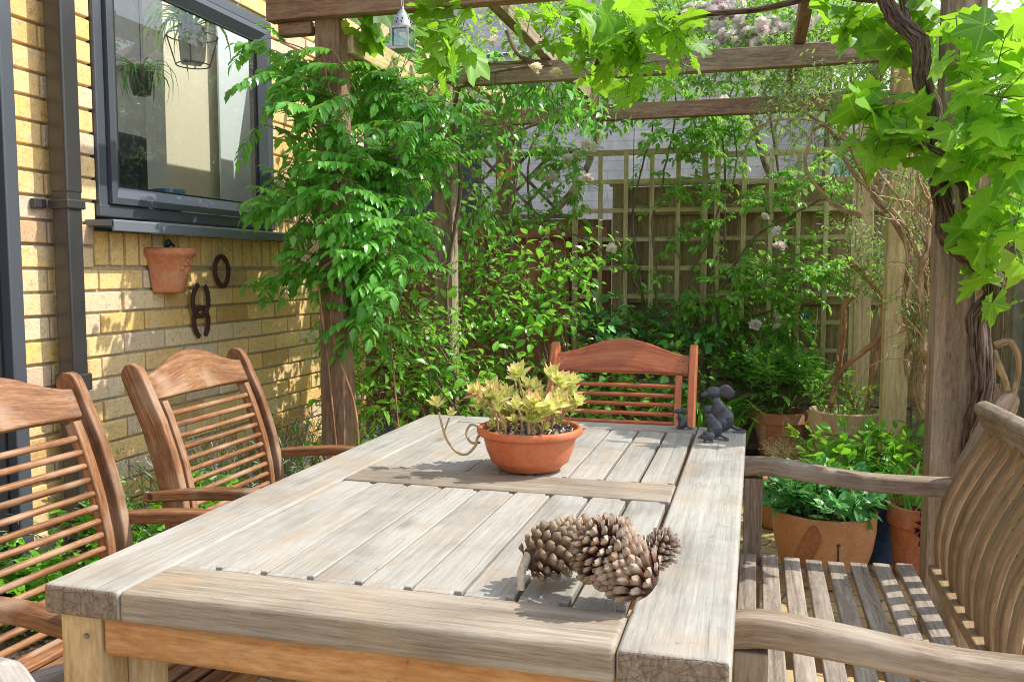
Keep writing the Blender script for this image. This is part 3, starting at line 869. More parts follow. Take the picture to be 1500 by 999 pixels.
b = MB(); b.box((XI-.63, (p[1]+q[1])/2+.13, p[2]+.02), (.46, q[1]-p[1]+.4, .035), r=.004); b.build('cornice', M['beige'], cup)
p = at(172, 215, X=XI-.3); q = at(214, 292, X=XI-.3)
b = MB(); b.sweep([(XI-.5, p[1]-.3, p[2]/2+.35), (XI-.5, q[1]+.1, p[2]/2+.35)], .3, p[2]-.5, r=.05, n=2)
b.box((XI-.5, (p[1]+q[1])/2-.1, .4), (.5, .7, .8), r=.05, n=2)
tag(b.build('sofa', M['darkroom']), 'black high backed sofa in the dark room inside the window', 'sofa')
b = MB(); p = at(258, 283, X=WX-.16)
b.lathe([(.001,1.43),(.05,1.43),(.065,1.45),(.07,1.52),(.06,1.52),(.055,1.46),(.001,1.45)], (WX-.2, p[1], 0), 20)
tag(b.build('glass_bowl', M['blue_pot']), 'dark glazed bowl on the ledge inside the window', 'bowl')
# hanging basket with spider plant inside the window
XB = WX-.22; c = at(282, 68, X=XB)
hb = empty('hanging_planter', c, 'spider plant in a white pot hung in a wire basket inside the window', 'hanging plant')
s_ = .085
b = MB(); zt, zb = c[2]+.045, c[2]-.075
b.lathe([(.001,zb),(.055,zb),(.062,zb+.01),(.072,zt),(.066,zt),(.055,zb+.02),(.001,zb+.02)], (c[0], c[1], 0), 4, rot=None); b.build('pot', M['ceramic'], hb)
b = MB(); b.lathe([(.001,zt-.01),(.05,zt-.01),(.062,zt+.035),(.056,zt+.035),(.001,zt+.01)], (c[0], c[1], 0), 20); b.build('liner_pot', M['terra'], hb)
b = MB(); ring = lambda r, z: [(c[0]+r*math.cos(a), c[1]+r*math.sin(a), z) for a in np.linspace(0, 2*PI, 25)]
b.tube(ring(.105, zt-.005), .003, 5); b.tube(ring(.07, zb-.006), .003, 5)
for a in np.linspace(0, 2*PI, 5)[:4]+.5:
    b.tube([(c[0]+.105*math.cos(a), c[1]+.105*math.sin(a), zt-.005), (c[0]+.07*math.cos(a), c[1]+.07*math.sin(a), zb-.006)], .003, 5)
hk = [(c[0], c[1]+.10, zt), (c[0], c[1]+.10, zt+.12), (c[0], c[1]+.105, zt+.14), (c[0], c[1]+.12, zt+.148), (c[0], c[1]+.135, zt+.135)]
b.tube(hk, .003, 5); b.tube([(c[0], c[1]+.12, zt+.147), (c[0], c[1]+.12, 3.4)], .0015, 4); b.build('wire_basket', M['cord'], hb)
ls = LeafSet(); n = 55; a = rng.random(n)*2*PI; D = np.stack([np.cos(a)*.9, np.sin(a), .35+.8*rng.random(n)], 1)
ls.put(T_strap(.028, 8, 1.7), np.tile(c+np.array([0,0,.07]), (n,1)), D, np.tile((0,0,1.0),(n,1))+rdir(n)*.2, .13+.2*rng.random(n)); ls.build('foliage', M['L_strap'], hb)
c2 = at(207, 118, X=WX-.28); refl_plant = empty('hanging_planter', c2, 'smaller spider plant standing in for a reflection in the dark left part of the window', 'hanging plant')  # reflection in the pane modelled as an added plant behind the glass
b = MB(); b.lathe([(.001,-.06),(.035,-.06),(.05,.03),(.045,.03),(.001,0)], c2, 16); b.tube([c2+np.array([0,0,-.02]), (c2[0], c2[1], 3.4)], .002, 4); b.build('pot', M['black'], refl_plant)
ls = LeafSet(); n = 40; a = rng.random(n)*2*PI; D = np.stack([np.cos(a), np.sin(a), .2+.9*rng.random(n)], 1)
ls.put(T_strap(.03, 8, 2.0), np.tile(c2+np.array([0,0,.03]), (n,1)), D, np.tile((0,0,1.0),(n,1))+rdir(n)*.2, .08+.14*rng.random(n)); ls.build('foliage', M['L_strap'], refl_plant)

# ---- wall pot
wp = at(258, 362, X=WX+.06)
pt = empty('wall_pot', (WX, wp[1], 1.1), 'terracotta half round wall pot hung under the window sill', 'wall pot')
b = MB()
prof = [(.001,1.105),(.072,1.105),(.080,1.112),(.080,1.122),(.084,1.128),(.098,1.19),(.113,1.236),(.124,1.243),(.129,1.252),(.127,1.268),(.118,1.272),(.108,1.266),(.09,1.2),(.07,1.13),(.001,1.125)]
b.lathe(prof, (WX+.004, wp[1], 0), 30, a0=-PI/2, a1=PI/2, sx=.95, sy=.86)
for i in range(14):   # moulded fruit and leaves in relief
    a = .1+rng.normal()*.22; z = 1.205+rng.normal()*.016; rr = .098+(z-1.19)*.3
    b.blob((WX+.004+rr*.95*math.cos(a), wp[1]+rr*.86*math.sin(a), z), (.006,.011,.008), rot=(rng.random()*3,0,a), seg=8)
b.build('pot', M['terra'], pt)
b = MB(); b.lathe([(.001,0),(.098,0)], (WX+.005, wp[1], 1.255), 20, a0=-PI/2, a1=PI/2); b.build('soil', M['soil'], pt)
b = MB(); b.tube([(WX+.004, wp[1]+.01, 1.275),(WX+.03, wp[1]+.01, 1.29),(WX+.045, wp[1]+.01, 1.28)], .006, 6); b.blob((WX+.02, wp[1]+.01, 1.292), (.012,.014,.014), seg=10); b.build('hook', M['iron'], pt)
ls = LeafSet(); n = 40; P = np.stack([WX+.03+.06*rng.random(n), wp[1]-.02+.12*rng.random(n), np.full(n,1.262)], 1); ls.put(T_ovate(), P, rdir(n)+np.array([0,0,.7]), np.tile((0,0,1.0),(n,1)), .014); ls.build('seedlings', M['L_celery'], pt)

# ---- horseshoes
def horseshoe(px, py, h, open_up, label, rz=0, closed=.0, off=.02):
    c = at(px, py, X=WX+off)
    t = empty('horseshoe', c, label, 'horseshoe', 'rusty horseshoes on the brick wall')
    b = MB(); P = []
    w = h*.40
    for a in np.linspace(R(-150+closed), R(150-closed), 34):
        y = w*math.sin(a)*(1.0-.16*max(0, -math.cos(a))); z = -h/2*math.cos(a)*(1 if abs(math.degrees(a)) < 90 else 1.08)
        P.append((0, y, z))
    P = np.array(P)*np.array([1, 1, 1 if open_up else -1])
    rt = rotm(rz, 0, 0); P = P@rt.T+c
    b.sweep(P, .019, .011, up=(1,0,0), r=.003, n=2)
    b.build('shoe', M['rust'], t)
    for i in (4, 9, 14, 20, 25, 30):
        g = MB(); g.tube([P[i]+np.array([.003,0,0]), P[i]+np.array([.012,0,.001])], .0022, 5); g.build('nail', M['rust'], t)
    return t
horseshoe(325, 397, .118, False, 'nearly closed rusty horseshoe hung alone nearest the wall pot', rz=R(6), closed=-22)
horseshoe(294, 440, .128, True, 'rusty horseshoe with its ends pointing up, upper of the linked pair', rz=R(-8), off=.026)
horseshoe(295, 472, .118, False, 'rusty horseshoe with its ends pointing down, lower of the linked pair', rz=R(5), off=.014)

# ------------------------------------------------------------------ pergola
pg = empty('pergola', (-1.57, 3.1, 0), 'weathered timber pergola with six posts overgrown by climbers', 'pergola')
def post(x, y, mat, w=.1, h=2.13):
    b = MB(); b.box((x, y, h/2), (w, w, h), r=.004, n=1); return b.build('post', mat, pg)
post(-1.565, 3.1, M['post'], .098); post(-1.57, 4.37, M['post_dark'], .10); post(-1.57, 5.5, M['post'], .10)
post(.612, 3.12, M['post_dark'], .115); post(.625, 4.37, M['post_pale'], .105); post(.6, 5.5, M['post_pale'], .09)
def beam(x0, x1, y, z0, z1, mat=M['beam'], th=.06, nm='beam'):
    b = MB(); b.box(((x0+x1)/2, y, (z0+z1)/2), (x1-x0, th, z1-z0), r=.004, n=1); return b.build(nm, mat, pg)
beam(-1.80, .95, 3.05, 2.125, 2.235, M['post'])
beam(-1.80, .95, 4.37-.03, 2.125, 2.222)
beam(-1.98, .9, 5.5, 2.115, 2.21, M['post'])
b = MB(); b.box((-1.70, 3.075, 2.10), (.14, .05, .05), r=.01); b.build('corbel', M['post'], pg)
def rafter(x, y0, y1, z=2.262, h=.075, th=.05, mat=M['beam']):
    b = MB(); b.box((x, (y0+y1)/2, z), (th, y1-y0, h), r=.004, n=1); return b.build('rafter', mat, pg)
rafter(.17, 2.95, 5.75, mat=M['post']); rafter(-1.02, 2.95, 5.7); rafter(-1.57, 2.6, 5.8, z=2.265, h=.08, mat=M['post_pale']); rafter(.61, 2.9, 5.8, z=2.265)
for (p, q) in (((-1.57,3.17,1.99),(-1.57,3.55,2.22)), ((-1.57,4.44,1.80),(-1.57,4.44,1.80)), ((.62,4.30,1.93),(.62,4.0,2.20))):
    if p == q: continue
    b = MB(); b.sweep([p, q], .05, .08, up=(1,0,0), r=.004); b.build('brace', M['post_pale'], pg)
# side rail seen end on, between the left posts
b = MB(); b.box((-1.515, 3.70, 2.06), (.045, 1.15, .1), r=.004); b.build('rail', M['post_pale'], pg)

# ------------------------------------------------------------------ fences
fence = empty('garden_fence', (.0, 6.13, 0), 'greenish timber board fence carrying the square trellis', 'fence')
b = MB(); x = -.97
while x < 1.15:
    w = .118+.01*rng.random(); b.box((x+w/2, 6.15+.008*(int(x*40)%2), .90), (w, .018, 1.72+.012*rng.random()), rot=(0, rng.normal()*.002, 0), r=.003); x += w-.004
b.build('boards', M['fence'], fence)
for x in (-.92, .98):
    b = MB(); b.box((x, 6.10, .9), (.085, .085, 1.82), r=.004); b.build('post', M['fence'], fence)
for z in (.35, 1.0, 1.60):
    b = MB(); b.box((.03, 6.115, z), (1.78, .035, .07), r=.004); b.build('rail', M['fence'], fence)
b = MB(); b.box((.08, 6.14, 1.785), (2.15, .06, .03), r=.004); b.build('capping', M['trellis'], fence)
f2 = empty('garden_fence', (-1.7, 6.1, 0), 'red brown board fence behind the shrubs at the left post', 'fence')
b = MB(); x = -3.2
while x < -1.0:
    w = .10+.012*rng.random(); b.box((x+w/2, 6.12+.020*(len(b.V)%2), .78), (w, .018, 1.52+.02*rng.random()), rot=(0, rng.normal()*.003, 0), r=.003); x += w-.005
b.build('boards', M['fence_red'], f2)
b = MB(); b.box((-2.1, 6.09, 1.45), (2.2, .03, .07), r=.004); b.box((-2.1, 6.09, .5), (2.2, .03, .07), r=.004); b.build('rails', M['fence_red'], f2)
# diamond trellis above it
dt = MB()
for i in range(-12, 14):
    x = -3.2+i*.17
    for s_ in (1, -1):
        x0, x1 = x, x+s_*.42
        z0, z1 = 1.58, 2.0
        # clip
        a, c_ = (x0, z0), (x1, z1)
        if min(x0, x1) < -2.3 or max(x0, x1) > -1.25: continue
        dt.box(((x0+x1)/2, 6.11+.012*s_, 1.79), (.594, .008, .022), rot=(0, -s_*PI/4, 0), r=.002)
dt.box((-1.78, 6.11, 2.01), (1.05, .035, .03), r=.003); dt.box((-1.78, 6.11, 1.57), (1.05, .035, .03), r=.003)
tag(dt.build('diamond_trellis', M['bark_grey']), 'dark diamond trellis along the top of the red brown fence', 'trellis')
def trellis(x0, x1, z0, z1, label, st=.187, y=6.04):
    t = empty('trellis_panel', ((x0+x1)/2, y, z0), label, 'trellis', 'square trellis panels on the fence')
    nx = max(1, round((x1-x0)/st)); nz = max(1, round((z1-z0)/st))
    b = MB()
    for i in range(nx+1): b.box((x0+(x1-x0)*i/nx, y, (z0+z1)/2), (.030 if 0 < i < nx else .038, .018, z1-z0), r=.002)
    b.build('uprights', M['trellis'], t)
    b = MB()
    for i in range(nz+1): b.box(((x0+x1)/2, y+.018, z0+(z1-z0)*i/nz), (x1-x0+.03, .018, .030 if 0 < i < nz else .038), r=.002)
    b.build('crossbars', M['trellis'], t)
    return t
trellis(-1.22, -.34, .42, 1.99, 'square trellis panel left of the gap, behind the rose with pale blooms')
trellis(-.26, .60, .30, 1.955, 'square trellis panel nearest the pale right hand posts')
# right boundary
cf = empty('concrete_fence', (1.75, 5.2, 0), 'pale concrete panel fence behind the grapevine trunk', 'fence')
for i, y in enumerate((3.6, 4.9, 6.2)):
    b = MB(); b.box((1.62, y, .95), (.12, .12, 1.9), r=.006); b.build('post', M['concrete'], cf)
for i in range(2):
    b = MB()
    for k in range(4): b.box((1.64, 4.25+1.3*i, .23+.455*k), (.05, 1.17, .44), r=.012)
    b.build('panel', M['concrete'], cf)
ff = empty('garden_fence', (1.4, 6.2, 0), 'yellow green board fence in the corner behind the grapevine trunk', 'fence')
b = MB(); x = 1.16
while x < 3.4: b.box((x+.06, 6.22, .92), (.118, .018, 1.8), r=.003, rnd=rng.random()); x += .122
b.build('boards', M['fence'], ff)
b = MB(); b.box((2.2, 6.19, 1.5), (2.2, .04, .08), r=.004); b.build('rail', M['fence'], ff)
# dark raised planter behind the peony pot
rb = MB()
for k in range(3): rb.box((.33, 5.92, .10+.15*k), (1.35, .03, .135), r=.006)
rb.box((-.33, 5.89, .26), (.06,.06,.5), r=.004); rb.box((.98, 5.89, .26), (.06,.06,.5), r=.004)
tag(rb.build('raised_planter', M['post_dark']), 'dark timber raised bed edge behind the peony pot', 'planter')

# ------------------------------------------------------------------ neighbouring buildings
nb = empty('neighbour_house', (-3, 10, 0), 'lilac painted brick house wall seen between the climbers', 'house')
b = MB(); b.box((-3.9, 10.1, 1.75), (9.3, .2, 3.5), r=.01); o = b.build('wall', M['painted'], nb)
b = MB(); b.box((-3.9, 9.95, 3.56), (9.5, .5, .12), r=.01); b.build('fascia', M['white'], nb)
b = MB(); b.add([(-8.8,9.6,3.6),(1.0,9.6,3.6),(1.0,13,5.6),(-8.8,13,5.6)], [(0,1,2,3)]); b.build('roof', M['roof'], nb)
cv = empty('conservatory', (2.3, 9.2, 0), 'white conservatory with windows painted the blue of reflected sky beyond the trellis', 'conservatory')
b = MB(); b.box((2.6, 9.3, .85), (4.0, .2, 1.7), r=.01); b.build('wall', M['white'], cv)
b = MB(); b.box((2.6, 9.3, 2.62), (4.1, .24, .28), r=.01); b.build('fascia', M['white'], cv)
for i in range(7):
    b = MB(); b.box((.66+i*.64, 9.28, 2.09), (.09, .12, .78), r=.008); b.build('mullion', M['white'], cv)
m, nt, bb, out = newmat('painted sky reflection glass'); bb.inputs['Base Color'].default_value = (.30,.52,.62,1); bb.inputs['Roughness'].default_value = .08; bb.inputs['Specular IOR Level'].default_value = .9  # reflected sky put into the pane's blue base colour
for i in range(6):
    g = MB(); g.box((.98+i*.64, 9.33, 2.09), (.55, .02, .78), r=.002); g.build('window', m, cv)
b = MB(); b.add([(.5,9.15,2.76),(4.7,9.15,2.76),(4.7,11.6,3.4),(.5,11.6,3.4)], [(0,1,2,3)]); b.build('roof', M['white'], cv)
# ------------------------------------------------------------------ dining table
TX0, TX1, TY0, TY1, TZ = -.985, -.018, 1.01, 2.565, .74
TH = .046
tb = empty('garden_table', ((TX0+TX1)/2, (TY0+TY1)/2, 0), 'large weathered teak garden table with slatted top', 'table')
def tbox(name, x0, x1, y0, y1, z0, z1, mat, r=.006, n=2, **k):
    b = MB(); mm = mat if isinstance(mat, list) else [mat]
    b.box(((x0+x1)/2, (y0+y1)/2, (z0+z1)/2), (x1-x0, y1-y0, z1-z0), r=r, n=n, endmat=(1 if len(mm) > 1 else None), **k); return b.build(name, mm, tb)
tbox('side_rail', TX0, TX0+.128, TY0, TY1, TZ-TH, TZ, [M['table'], M['end']], r=.008, rnd=.55)
tbox('side_rail', TX1-.134, TX1, TY0, TY1, TZ-TH, TZ, [M['table'], M['end']], r=.008, rnd=.7)
tbox('end_rail', TX0+.129, TX1-.135, TY0+.001, TY0+.122, TZ-TH, TZ-.0005, M['table_rail'], r=.008, rnd=.5)
tbox('end_rail', TX0+.129, TX1-.135, TY1-.095, TY1-.001, TZ-TH, TZ-.0005, M['table'], r=.006, rnd=.6)
tbox('cross_rail', TX0+.129, TX1-.136, 1.712, 1.852, TZ-TH, TZ-.001, M['table_rail'], r=.004, rnd=.35)
def slats(y0, y1):
    n = 9; xa, xb = TX0+.1305, TX1-.139; p = (xb-xa)/n
    for i in range(n):
        gap = .0022 if i < 5 else .0045 if i < 7 else .008
        b = MB(); x0 = xa+i*p+gap/2; x1 = xa+(i+1)*p-gap/2
        # a slat with short tenon shoulders at its ends
        z = TZ-.002-.0012*rng.random()
        rn_ = .35+.45*rng.random()
        b.box(((x0+x1)/2, (y0+y1)/2, z-.011), (x1-x0, y1-y0-.026, .022), r=.0025, n=1, rnd=rn_)
        b.box(((x0+x1)/2-.005, (y0+y1)/2, z-.0116), (x1-x0-.013, y1-y0-.001, .022), r=.002, n=1, rnd=rn_)
        b.build('slat', M['table'], tb)
slats(TY0+.124, 1.7105); slats(1.8535, TY1-.0965)
for y0, y1 in ((1.30, 1.36), (2.12, 2.18)):
    tbox('batten', TX0+.10, TX1-.10, y0, y1, TZ-.065, TZ-.028, M['fresh'], r=.003)
AZ0, AZ1 = .632, TZ-TH-.001
tbox('apron', TX0+.082, TX1-.075, 1.032, 1.055, AZ0, AZ1, M['fresh'], r=.008, rnd=.3)
tbox('apron', TX0+.082, TX1-.075, TY1-.06, TY1-.037, AZ0, AZ1, M['fresh'])
tbox('apron', TX0+.03, TX0+.053, 1.12, TY1-.11, AZ0, AZ1, M['fresh'])
tbox('apron', TX1-.053, TX1-.03, 1.12, TY1-.11, AZ0, AZ1, M['fresh'])
for (x, y, sx, sy) in ((TX0+.012, TY0+.018, 1, 1), (TX1-.012, TY0+.018, -1, 1), (TX0+.012, TY1-.018, 1, -1), (TX1-.012, TY1-.018, -1, -1)):
    b = MB(); h = TZ-TH-.001
    b.box((x+sx*.034, y+sy*.045, h/2), (.068, .09, h), r=.005, n=2, rnd=.62)
    b.box((x+sx*.092, y+sy*.072, h/2-.005), (.046, .036, h-.01), r=.004, n=2, rnd=.4)
    l = b.build('leg', M['post_pale'] if False else M['fresh_pale'], tb)
    if y < 1.5:
        g = MB(); g.lathe([(.0001,.001),(.0045,.001),(.0045,0)], (x+sx*.046, y-.0005, h-.032), 12, rot=(PI/2,0,0)); g.build('dowel_plug', M['end'], l)

# ------------------------------------------------------------------ dining chairs (local: faces +x, width along y)
def chair_profile(z):   # back line, x at height z
    return np.interp(z, [.0, .40, .50, .60, .70, .80, .90, .96], [.015, .012, .006, -.004, -.026, -.060, -.105, -.133])
def make_chair(label, mat, group):
    t = empty('garden_armchair', (0,0,0), label, 'chair', group)
    W_ = .245
    for s_ in (-1, 1):
        b = MB(); zz = np.concatenate([[.0, .2, .4], np.linspace(.45, .955, 14)])
        xx = np.array([-.10, -.045, chair_profile(.4)]+[chair_profile(z) for z in zz[3:]])
        P = np.stack([xx, np.full(len(zz), s_*W_), zz], 1)
        w = .062+.008*np.sin(np.linspace(0, PI, len(zz)))
        b.sweep(P, w, .027, up=(0,1,0), r=.006, n=2, roundend=.03, rw=True); b.build('back_post', mat, t)
    # crest rail
    b = MB(); yy = np.linspace(-W_+.0145, W_-.0145, 25); u = yy/W_
    top = .922+.056*np.clip(np.cos(u*PI*.5), 0, 1)**2.2; bot = np.full(25, .852)
    zc = (top+bot)/2; xc = np.array([chair_profile(z) for z in zc])+.004
    b.sweep(np.stack([xc, yy, zc], 1), .024, top-bot, up=(-.42,0,.9), r=.007, n=2); cr_ = b.build('crest_rail', mat, t)
    g = MB()
    for s_ in (-1, 1):
        for dz in (-.015, .018):
            g.lathe([(.0001,.0012),(.0045,.0012),(.0048,0)], (chair_profile(.885+dz)+.0165, s_*(W_-.032), .885+dz), 10, rot=(0, PI/2-.42, 0))
    g.build('pegs', M['end'], cr_)
    for s_ in (-1, 1):
        b = MB(); zz = np.linspace(.40, .85, 12); xx = np.array([chair_profile(z) for z in zz])+.012
        b.sweep(np.stack([xx, np.full(12, s_*(W_-.045)), zz], 1), .030, .024, up=(0,1,0), r=.004, n=2); b.build('stile', mat, t)
    b = MB()
    for z in np.linspace(.425, .818, 14):
        x = chair_profile(z)+.014
        b.tube([(x, -(W_-.055), z), (x, W_-.055, z)], .0075, 10, rnd=rng.random())
    b.build('back_dowels', mat, t)
    for s_ in (-1, 1):
        b = MB(); P = spline([(-.075, s_*(W_+.028), .612), (.05, s_*(W_+.03), .628), (.2, s_*(W_+.034), .640), (.34, s_*(W_+.036), .636), (.47, s_*(W_+.034), .612)], 16)
        b.sweep(P, np.interp(np.linspace(0,1,16), [0,.2,.8,1], [.032,.042,.05,.046]), .028, r=.008, n=2, roundend=.02); a = b.build('armrest', mat, t)
        g = MB(); g.lathe([(.0001,.002),(.008,.002),(.009,0)], (-.045, s_*(W_+.045), .62), 12, rot=(-s_*PI/2,0,0)); g.build('bolt', M['rust'], a)
        b = MB(); b.sweep([(.40, s_*(W_+.02), 0), (.415, s_*(W_+.02), .3), (.42, s_*(W_+.02), .606)], .045, .028, up=(0,1,0), r=.005); b.build('front_leg', mat, t)
    b = MB()
    for i in range(9): b.box((.045+i*.048, 0, .418-.012*math.sin(i/8*PI)), (.034, .44, .014), r=.004, n=1)
    b.build('seat_slats', mat, t)
    b = MB()
    for s_ in (-1, 1): b.box((.22, s_*.21, .392), (.46, .024, .042), r=.004)
    b.box((.43, 0, .385), (.024, .46, .045), r=.004); b.build('seat_frame', mat, t)
    b = MB()
    b.box((.41, 0, .16), (.022, .44, .03), r=.004); b.build('stretcher', mat, t)
    return t
GC = 'folding armchairs around the table'
c0 = make_chair('brown armchair on the left seen through to the brick wall, below the horseshoes', M['chair'], GC)
c1 = copy_tree(c0); c1['label'] = 'brown armchair nearest the camera at the left edge of the table'
c0.location = (-1.455, 2.188, -.012); c0.rotation_euler = (0, 0, R(1))
c1.location = (-1.40, 1.405, .0); c1.rotation_euler = (0, 0, R(-2))
c2 = make_chair('red stained armchair at the far end of the table', M['chair_red'], GC)
c2.location = (-.447, 2.965, -.025); c2.rotation_euler = (0, 0, R(-90))
c3 = make_chair('grey weathered armchair whose top corner pokes in at the near table end', M['grey_chair'], GC)
c3.location = (-.865, .745, -.108); c3.rotation_euler = (0, 0, R(82))

# ------------------------------------------------------------------ bench on the right
BY0, BY1 = 1.40, 2.60
SZ = .375
bn = empty('garden_bench', (.22, 2.0, 0), 'weathered teak bench with curved vertical back splats', 'bench')
def bx(name, mat, *a, **k):
    b = MB(); b.box(*a, **k); return b.build(name, mat, bn)
xs = np.linspace(-.005, .415, 8)
for i, x in enumerate(xs):
    b = MB(); b.box((x, (BY0+BY1)/2+.01, SZ-.009-.012*math.sin(i/7*PI)), (.045, BY1-BY0-.02, .020), r=.004, n=2); b.build('seat_slat', M['bench_slat'], bn)
b = MB(); b.box((.492, 2.0, SZ+.004), (.05, BY1-BY0-.10, .03), r=.005, n=2); b.build('back_seat_rail', M['bench_warm'], bn)
for y in (BY0+.03, 2.0, BY1-.05): bx('seat_bearer', M['bench'], (.2, y, SZ-.05), (.44, .028, .045), r=.004)
bx('front_rail', M['bench'], (-.002, 2.0, SZ-.06), (.026, BY1-BY0-.08, .055), r=.004)
for y, s_ in ((BY0, -1), (BY1, 1)):
    ya = y+s_*.0
    b = MB(); P = spline([(-.048, ya, .612), (.02, ya, .628), (.14, ya, .618), (.30, ya, .600), (.46, ya, .597), (.580, ya, .600)], 26)
    b.sweep(P, .062, np.interp(np.linspace(0,1,26), [0,.12,.5,1], [.034,.050,.046,.050]), r=.012, n=2, roundend=.022); b.build('armrest', M['bench'], bn)
    bx('front_leg', M['bench'], (.005, ya-s_*.004, .297), (.052, .048, .594), r=.004, n=2)
    b = MB(); zz = np.array([0,.2,.36,.45,.55,.65,.75,.83,.865]); xx = np.array([.63,.57,.535,.53,.542,.570,.612,.650,.668])
    b.sweep(np.stack([xx, np.full(9, ya-s_*.002), zz], 1), [.055,.06,.07,.075,.075,.07,.065,.06,.055], .045, up=(0,1,0), r=.012, n=2, roundend=.032, rw=True); b.build('back_leg', M['bench'], bn)
b = MB(); b.sweep([(.606, BY0+.02, .792), (.614, 2.0, .802), (.606, BY1-.022, .792)], 0.042, .105, up=(-.42,0,.9), r=.016, n=2); b.build('top_rail', M['bench'], bn)
n = 13
for i in range(n):
    y = BY0+.06+(BY1-BY0-.12)*i/(n-1)
    b = MB(); zz = np.array([.385,.44,.50,.56,.62,.68,.73,.78]); xx = np.array([.496,.490,.492,.504,.526,.556,.584,.608])
    P = spline(np.stack([xx, np.full(8, y), zz], 1), 16)
    b.sweep(P, .017, .047, up=(0,1,0), r=.006, n=2); b.build('back_splat', M['bench_warm'], bn)

# ------------------------------------------------------------------ bowl of succulents
PB = at(776, 686, Z=TZ)
sp = empty('succulent_bowl', (PB[0], PB[1], TZ), 'terracotta bowl of yellow green succulents standing on the table', 'potted plant')
b = MB()
prof = [(.001,.004),(.060,.002),(.068,.004),(.076,.014),(.085,.020),(.087,.026),(.095,.046),(.1015,.074),(.103,.078),(.111,.080),(.1155,.084),(.1155,.094),(.111,.098),(.104,.097),(.101,.088),(.096,.082),(.001,.080)]
b.lathe([(r*1.04, z) for r, z in prof], (PB[0], PB[1], TZ), 56); bowl = b.build('bowl', M['terra_plastic'], sp)
b = MB(); 
for a, z in ((-1.2,.028),(-1.05,.034),(-.95,.03),(-.8,.045),(-1.35,.03),(-.7,.04),(-1.1,.022),(-1.0,.055)):
    rr = np.interp(z, [.02,.046,.078], [.085,.095,.103]); b.blob((PB[0]+rr*math.cos(a), PB[1]+rr*math.sin(a), TZ+z), (.0016,.0016,.0016), seg=6)
b.blob((PB[0]+.0955*math.cos(-.93), PB[1]+.0955*math.sin(-.93), TZ+.048), (.003,.003,.003), seg=8)
b.build('specks', M['soil'], bowl)
# grit made of little stones
tmpl = T_ovate(.4, .3, .1, 2); ls = LeafSet()
b = MB(); b.lathe([(.0001,.0855),(.06,.087),(.098,.084)], (PB[0], PB[1], TZ), 30); b.build('soil', M['soil'], sp)
n = 900; a = rng.random(n)*2*PI; rr = .098*np.sqrt(rng.random(n)); P = np.stack([PB[0]+rr*np.cos(a), PB[1]+rr*np.sin(a), TZ+.089+.004*rng.random(n)], 1)
ls.put(tmpl, P, rdir(n)*np.array([1,1,.4]), rdir(n)+np.array([0,0,1.0]), .006+.008*rng.random(n)); ls.build('grit', M['grit'], sp)
S_T = T_ovate(.25, .09, -.14, 4)
def rosette(ls, p, up, size, n=16):
    p = np.asarray(p); up = norm(up); a = norm(np.cross(up, [.3,.5,.1])); c = np.cross(up, a)
    k = np.arange(n); th = k*2.399+rng.random()*6; el = np.interp(k, [0, n-1], [R(18), R(72)])
    D = np.cos(el)[:,None]*(np.cos(th)[:,None]*a+np.sin(th)[:,None]*c)+np.sin(el)[:,None]*up
    N = -np.cos(th)[:,None]*a*np.sin(el)[:,None]-np.sin(th)[:,None]*c*np.sin(el)[:,None]+np.cos(el)[:,None]*up
    P = p+up*(np.interp(k, [0,n-1],[-.006,.004])[:,None])
    ls.put(S_T, P, D, N, size*np.interp(k, [0,n-1],[1.0,.62])*(1+.15*rng.standard_normal(n)), rnd=np.clip(rng.random(n)*.9+(rng.random()<.12)*.3, 0, 1))
ls = LeafSet(); st = MB()
n = 44
for i in range(n):
    a = rng.random()*2*PI; rr = .085*math.sqrt(rng.random()); base = np.array([PB[0]+rr*math.cos(a), PB[1]+rr*math.sin(a), TZ+.084])
    h = .045+.085*rng.random()*(1.1-.5*rr/.09)
    if i % 6 == 0: h = .02
    lean = np.array([math.cos(a), math.sin(a), 0])*(.012+.035*rng.random())*(h/.09)
    mid = base+np.array([0,0,h*.5])+lean*.3+rng.normal(size=3)*.004; top = base+np.array([0,0,h])+lean+rng.normal(size=3)*.004
    P = spline([base, mid, top], 8); st.tube(P, np.linspace(.0026,.0020,8), 6, rnd=rng.random())
    rosette(ls, top, top-mid+np.array([0,0,.01]), .032+.010*rng.random() if h > .03 else .020, 15)
    if rng.random() < .5: rosette(ls, mid+np.array([0,0,h*.15])+rng.normal(size=3)*.006, rng.normal(size=3)*.5+np.array([0,0,1]), .016, 10)
q = at(690, 640, Y=PB[1]-.01)
tr = spline([at(712,632,Y=PB[1]-.03), at(700,640,Y=PB[1]-.045), at(697,652,Y=PB[1]-.05), at(684,665,Y=PB[1]-.05), at(669,662,Y=PB[1]-.045), at(655,645,Y=PB[1]-.04), at(648,625,Y=PB[1]-.04), at(643,604,Y=PB[1]-.04)], 36)
st.tube(tr, np.linspace(.0035,.0024,36), 7)
st.tube(spline([tr[28], (tr[28]+at(657,613,Y=PB[1]-.03))/2+np.array([0,0,-.002]), at(658,612,Y=PB[1]-.03)], 6), .002, 6)
rosette(ls, at(640,593,Y=PB[1]-.04), (-.2,0,1), .032, 20); rosette(ls, at(660,607,Y=PB[1]-.03), (.3,0,1), .022, 14)
lp = spline([at(706,626,Y=PB[1]-.02), at(690,622,Y=PB[1]-.02), at(683,635,Y=PB[1]-.03), at(690,648,Y=PB[1]-.035), at(703,648,Y=PB[1]-.04)], 20); st.tube(lp, .003, 7)
st.build('stems', M['stem_tan'], sp); ls.build('foliage', M['L_succ'], sp)

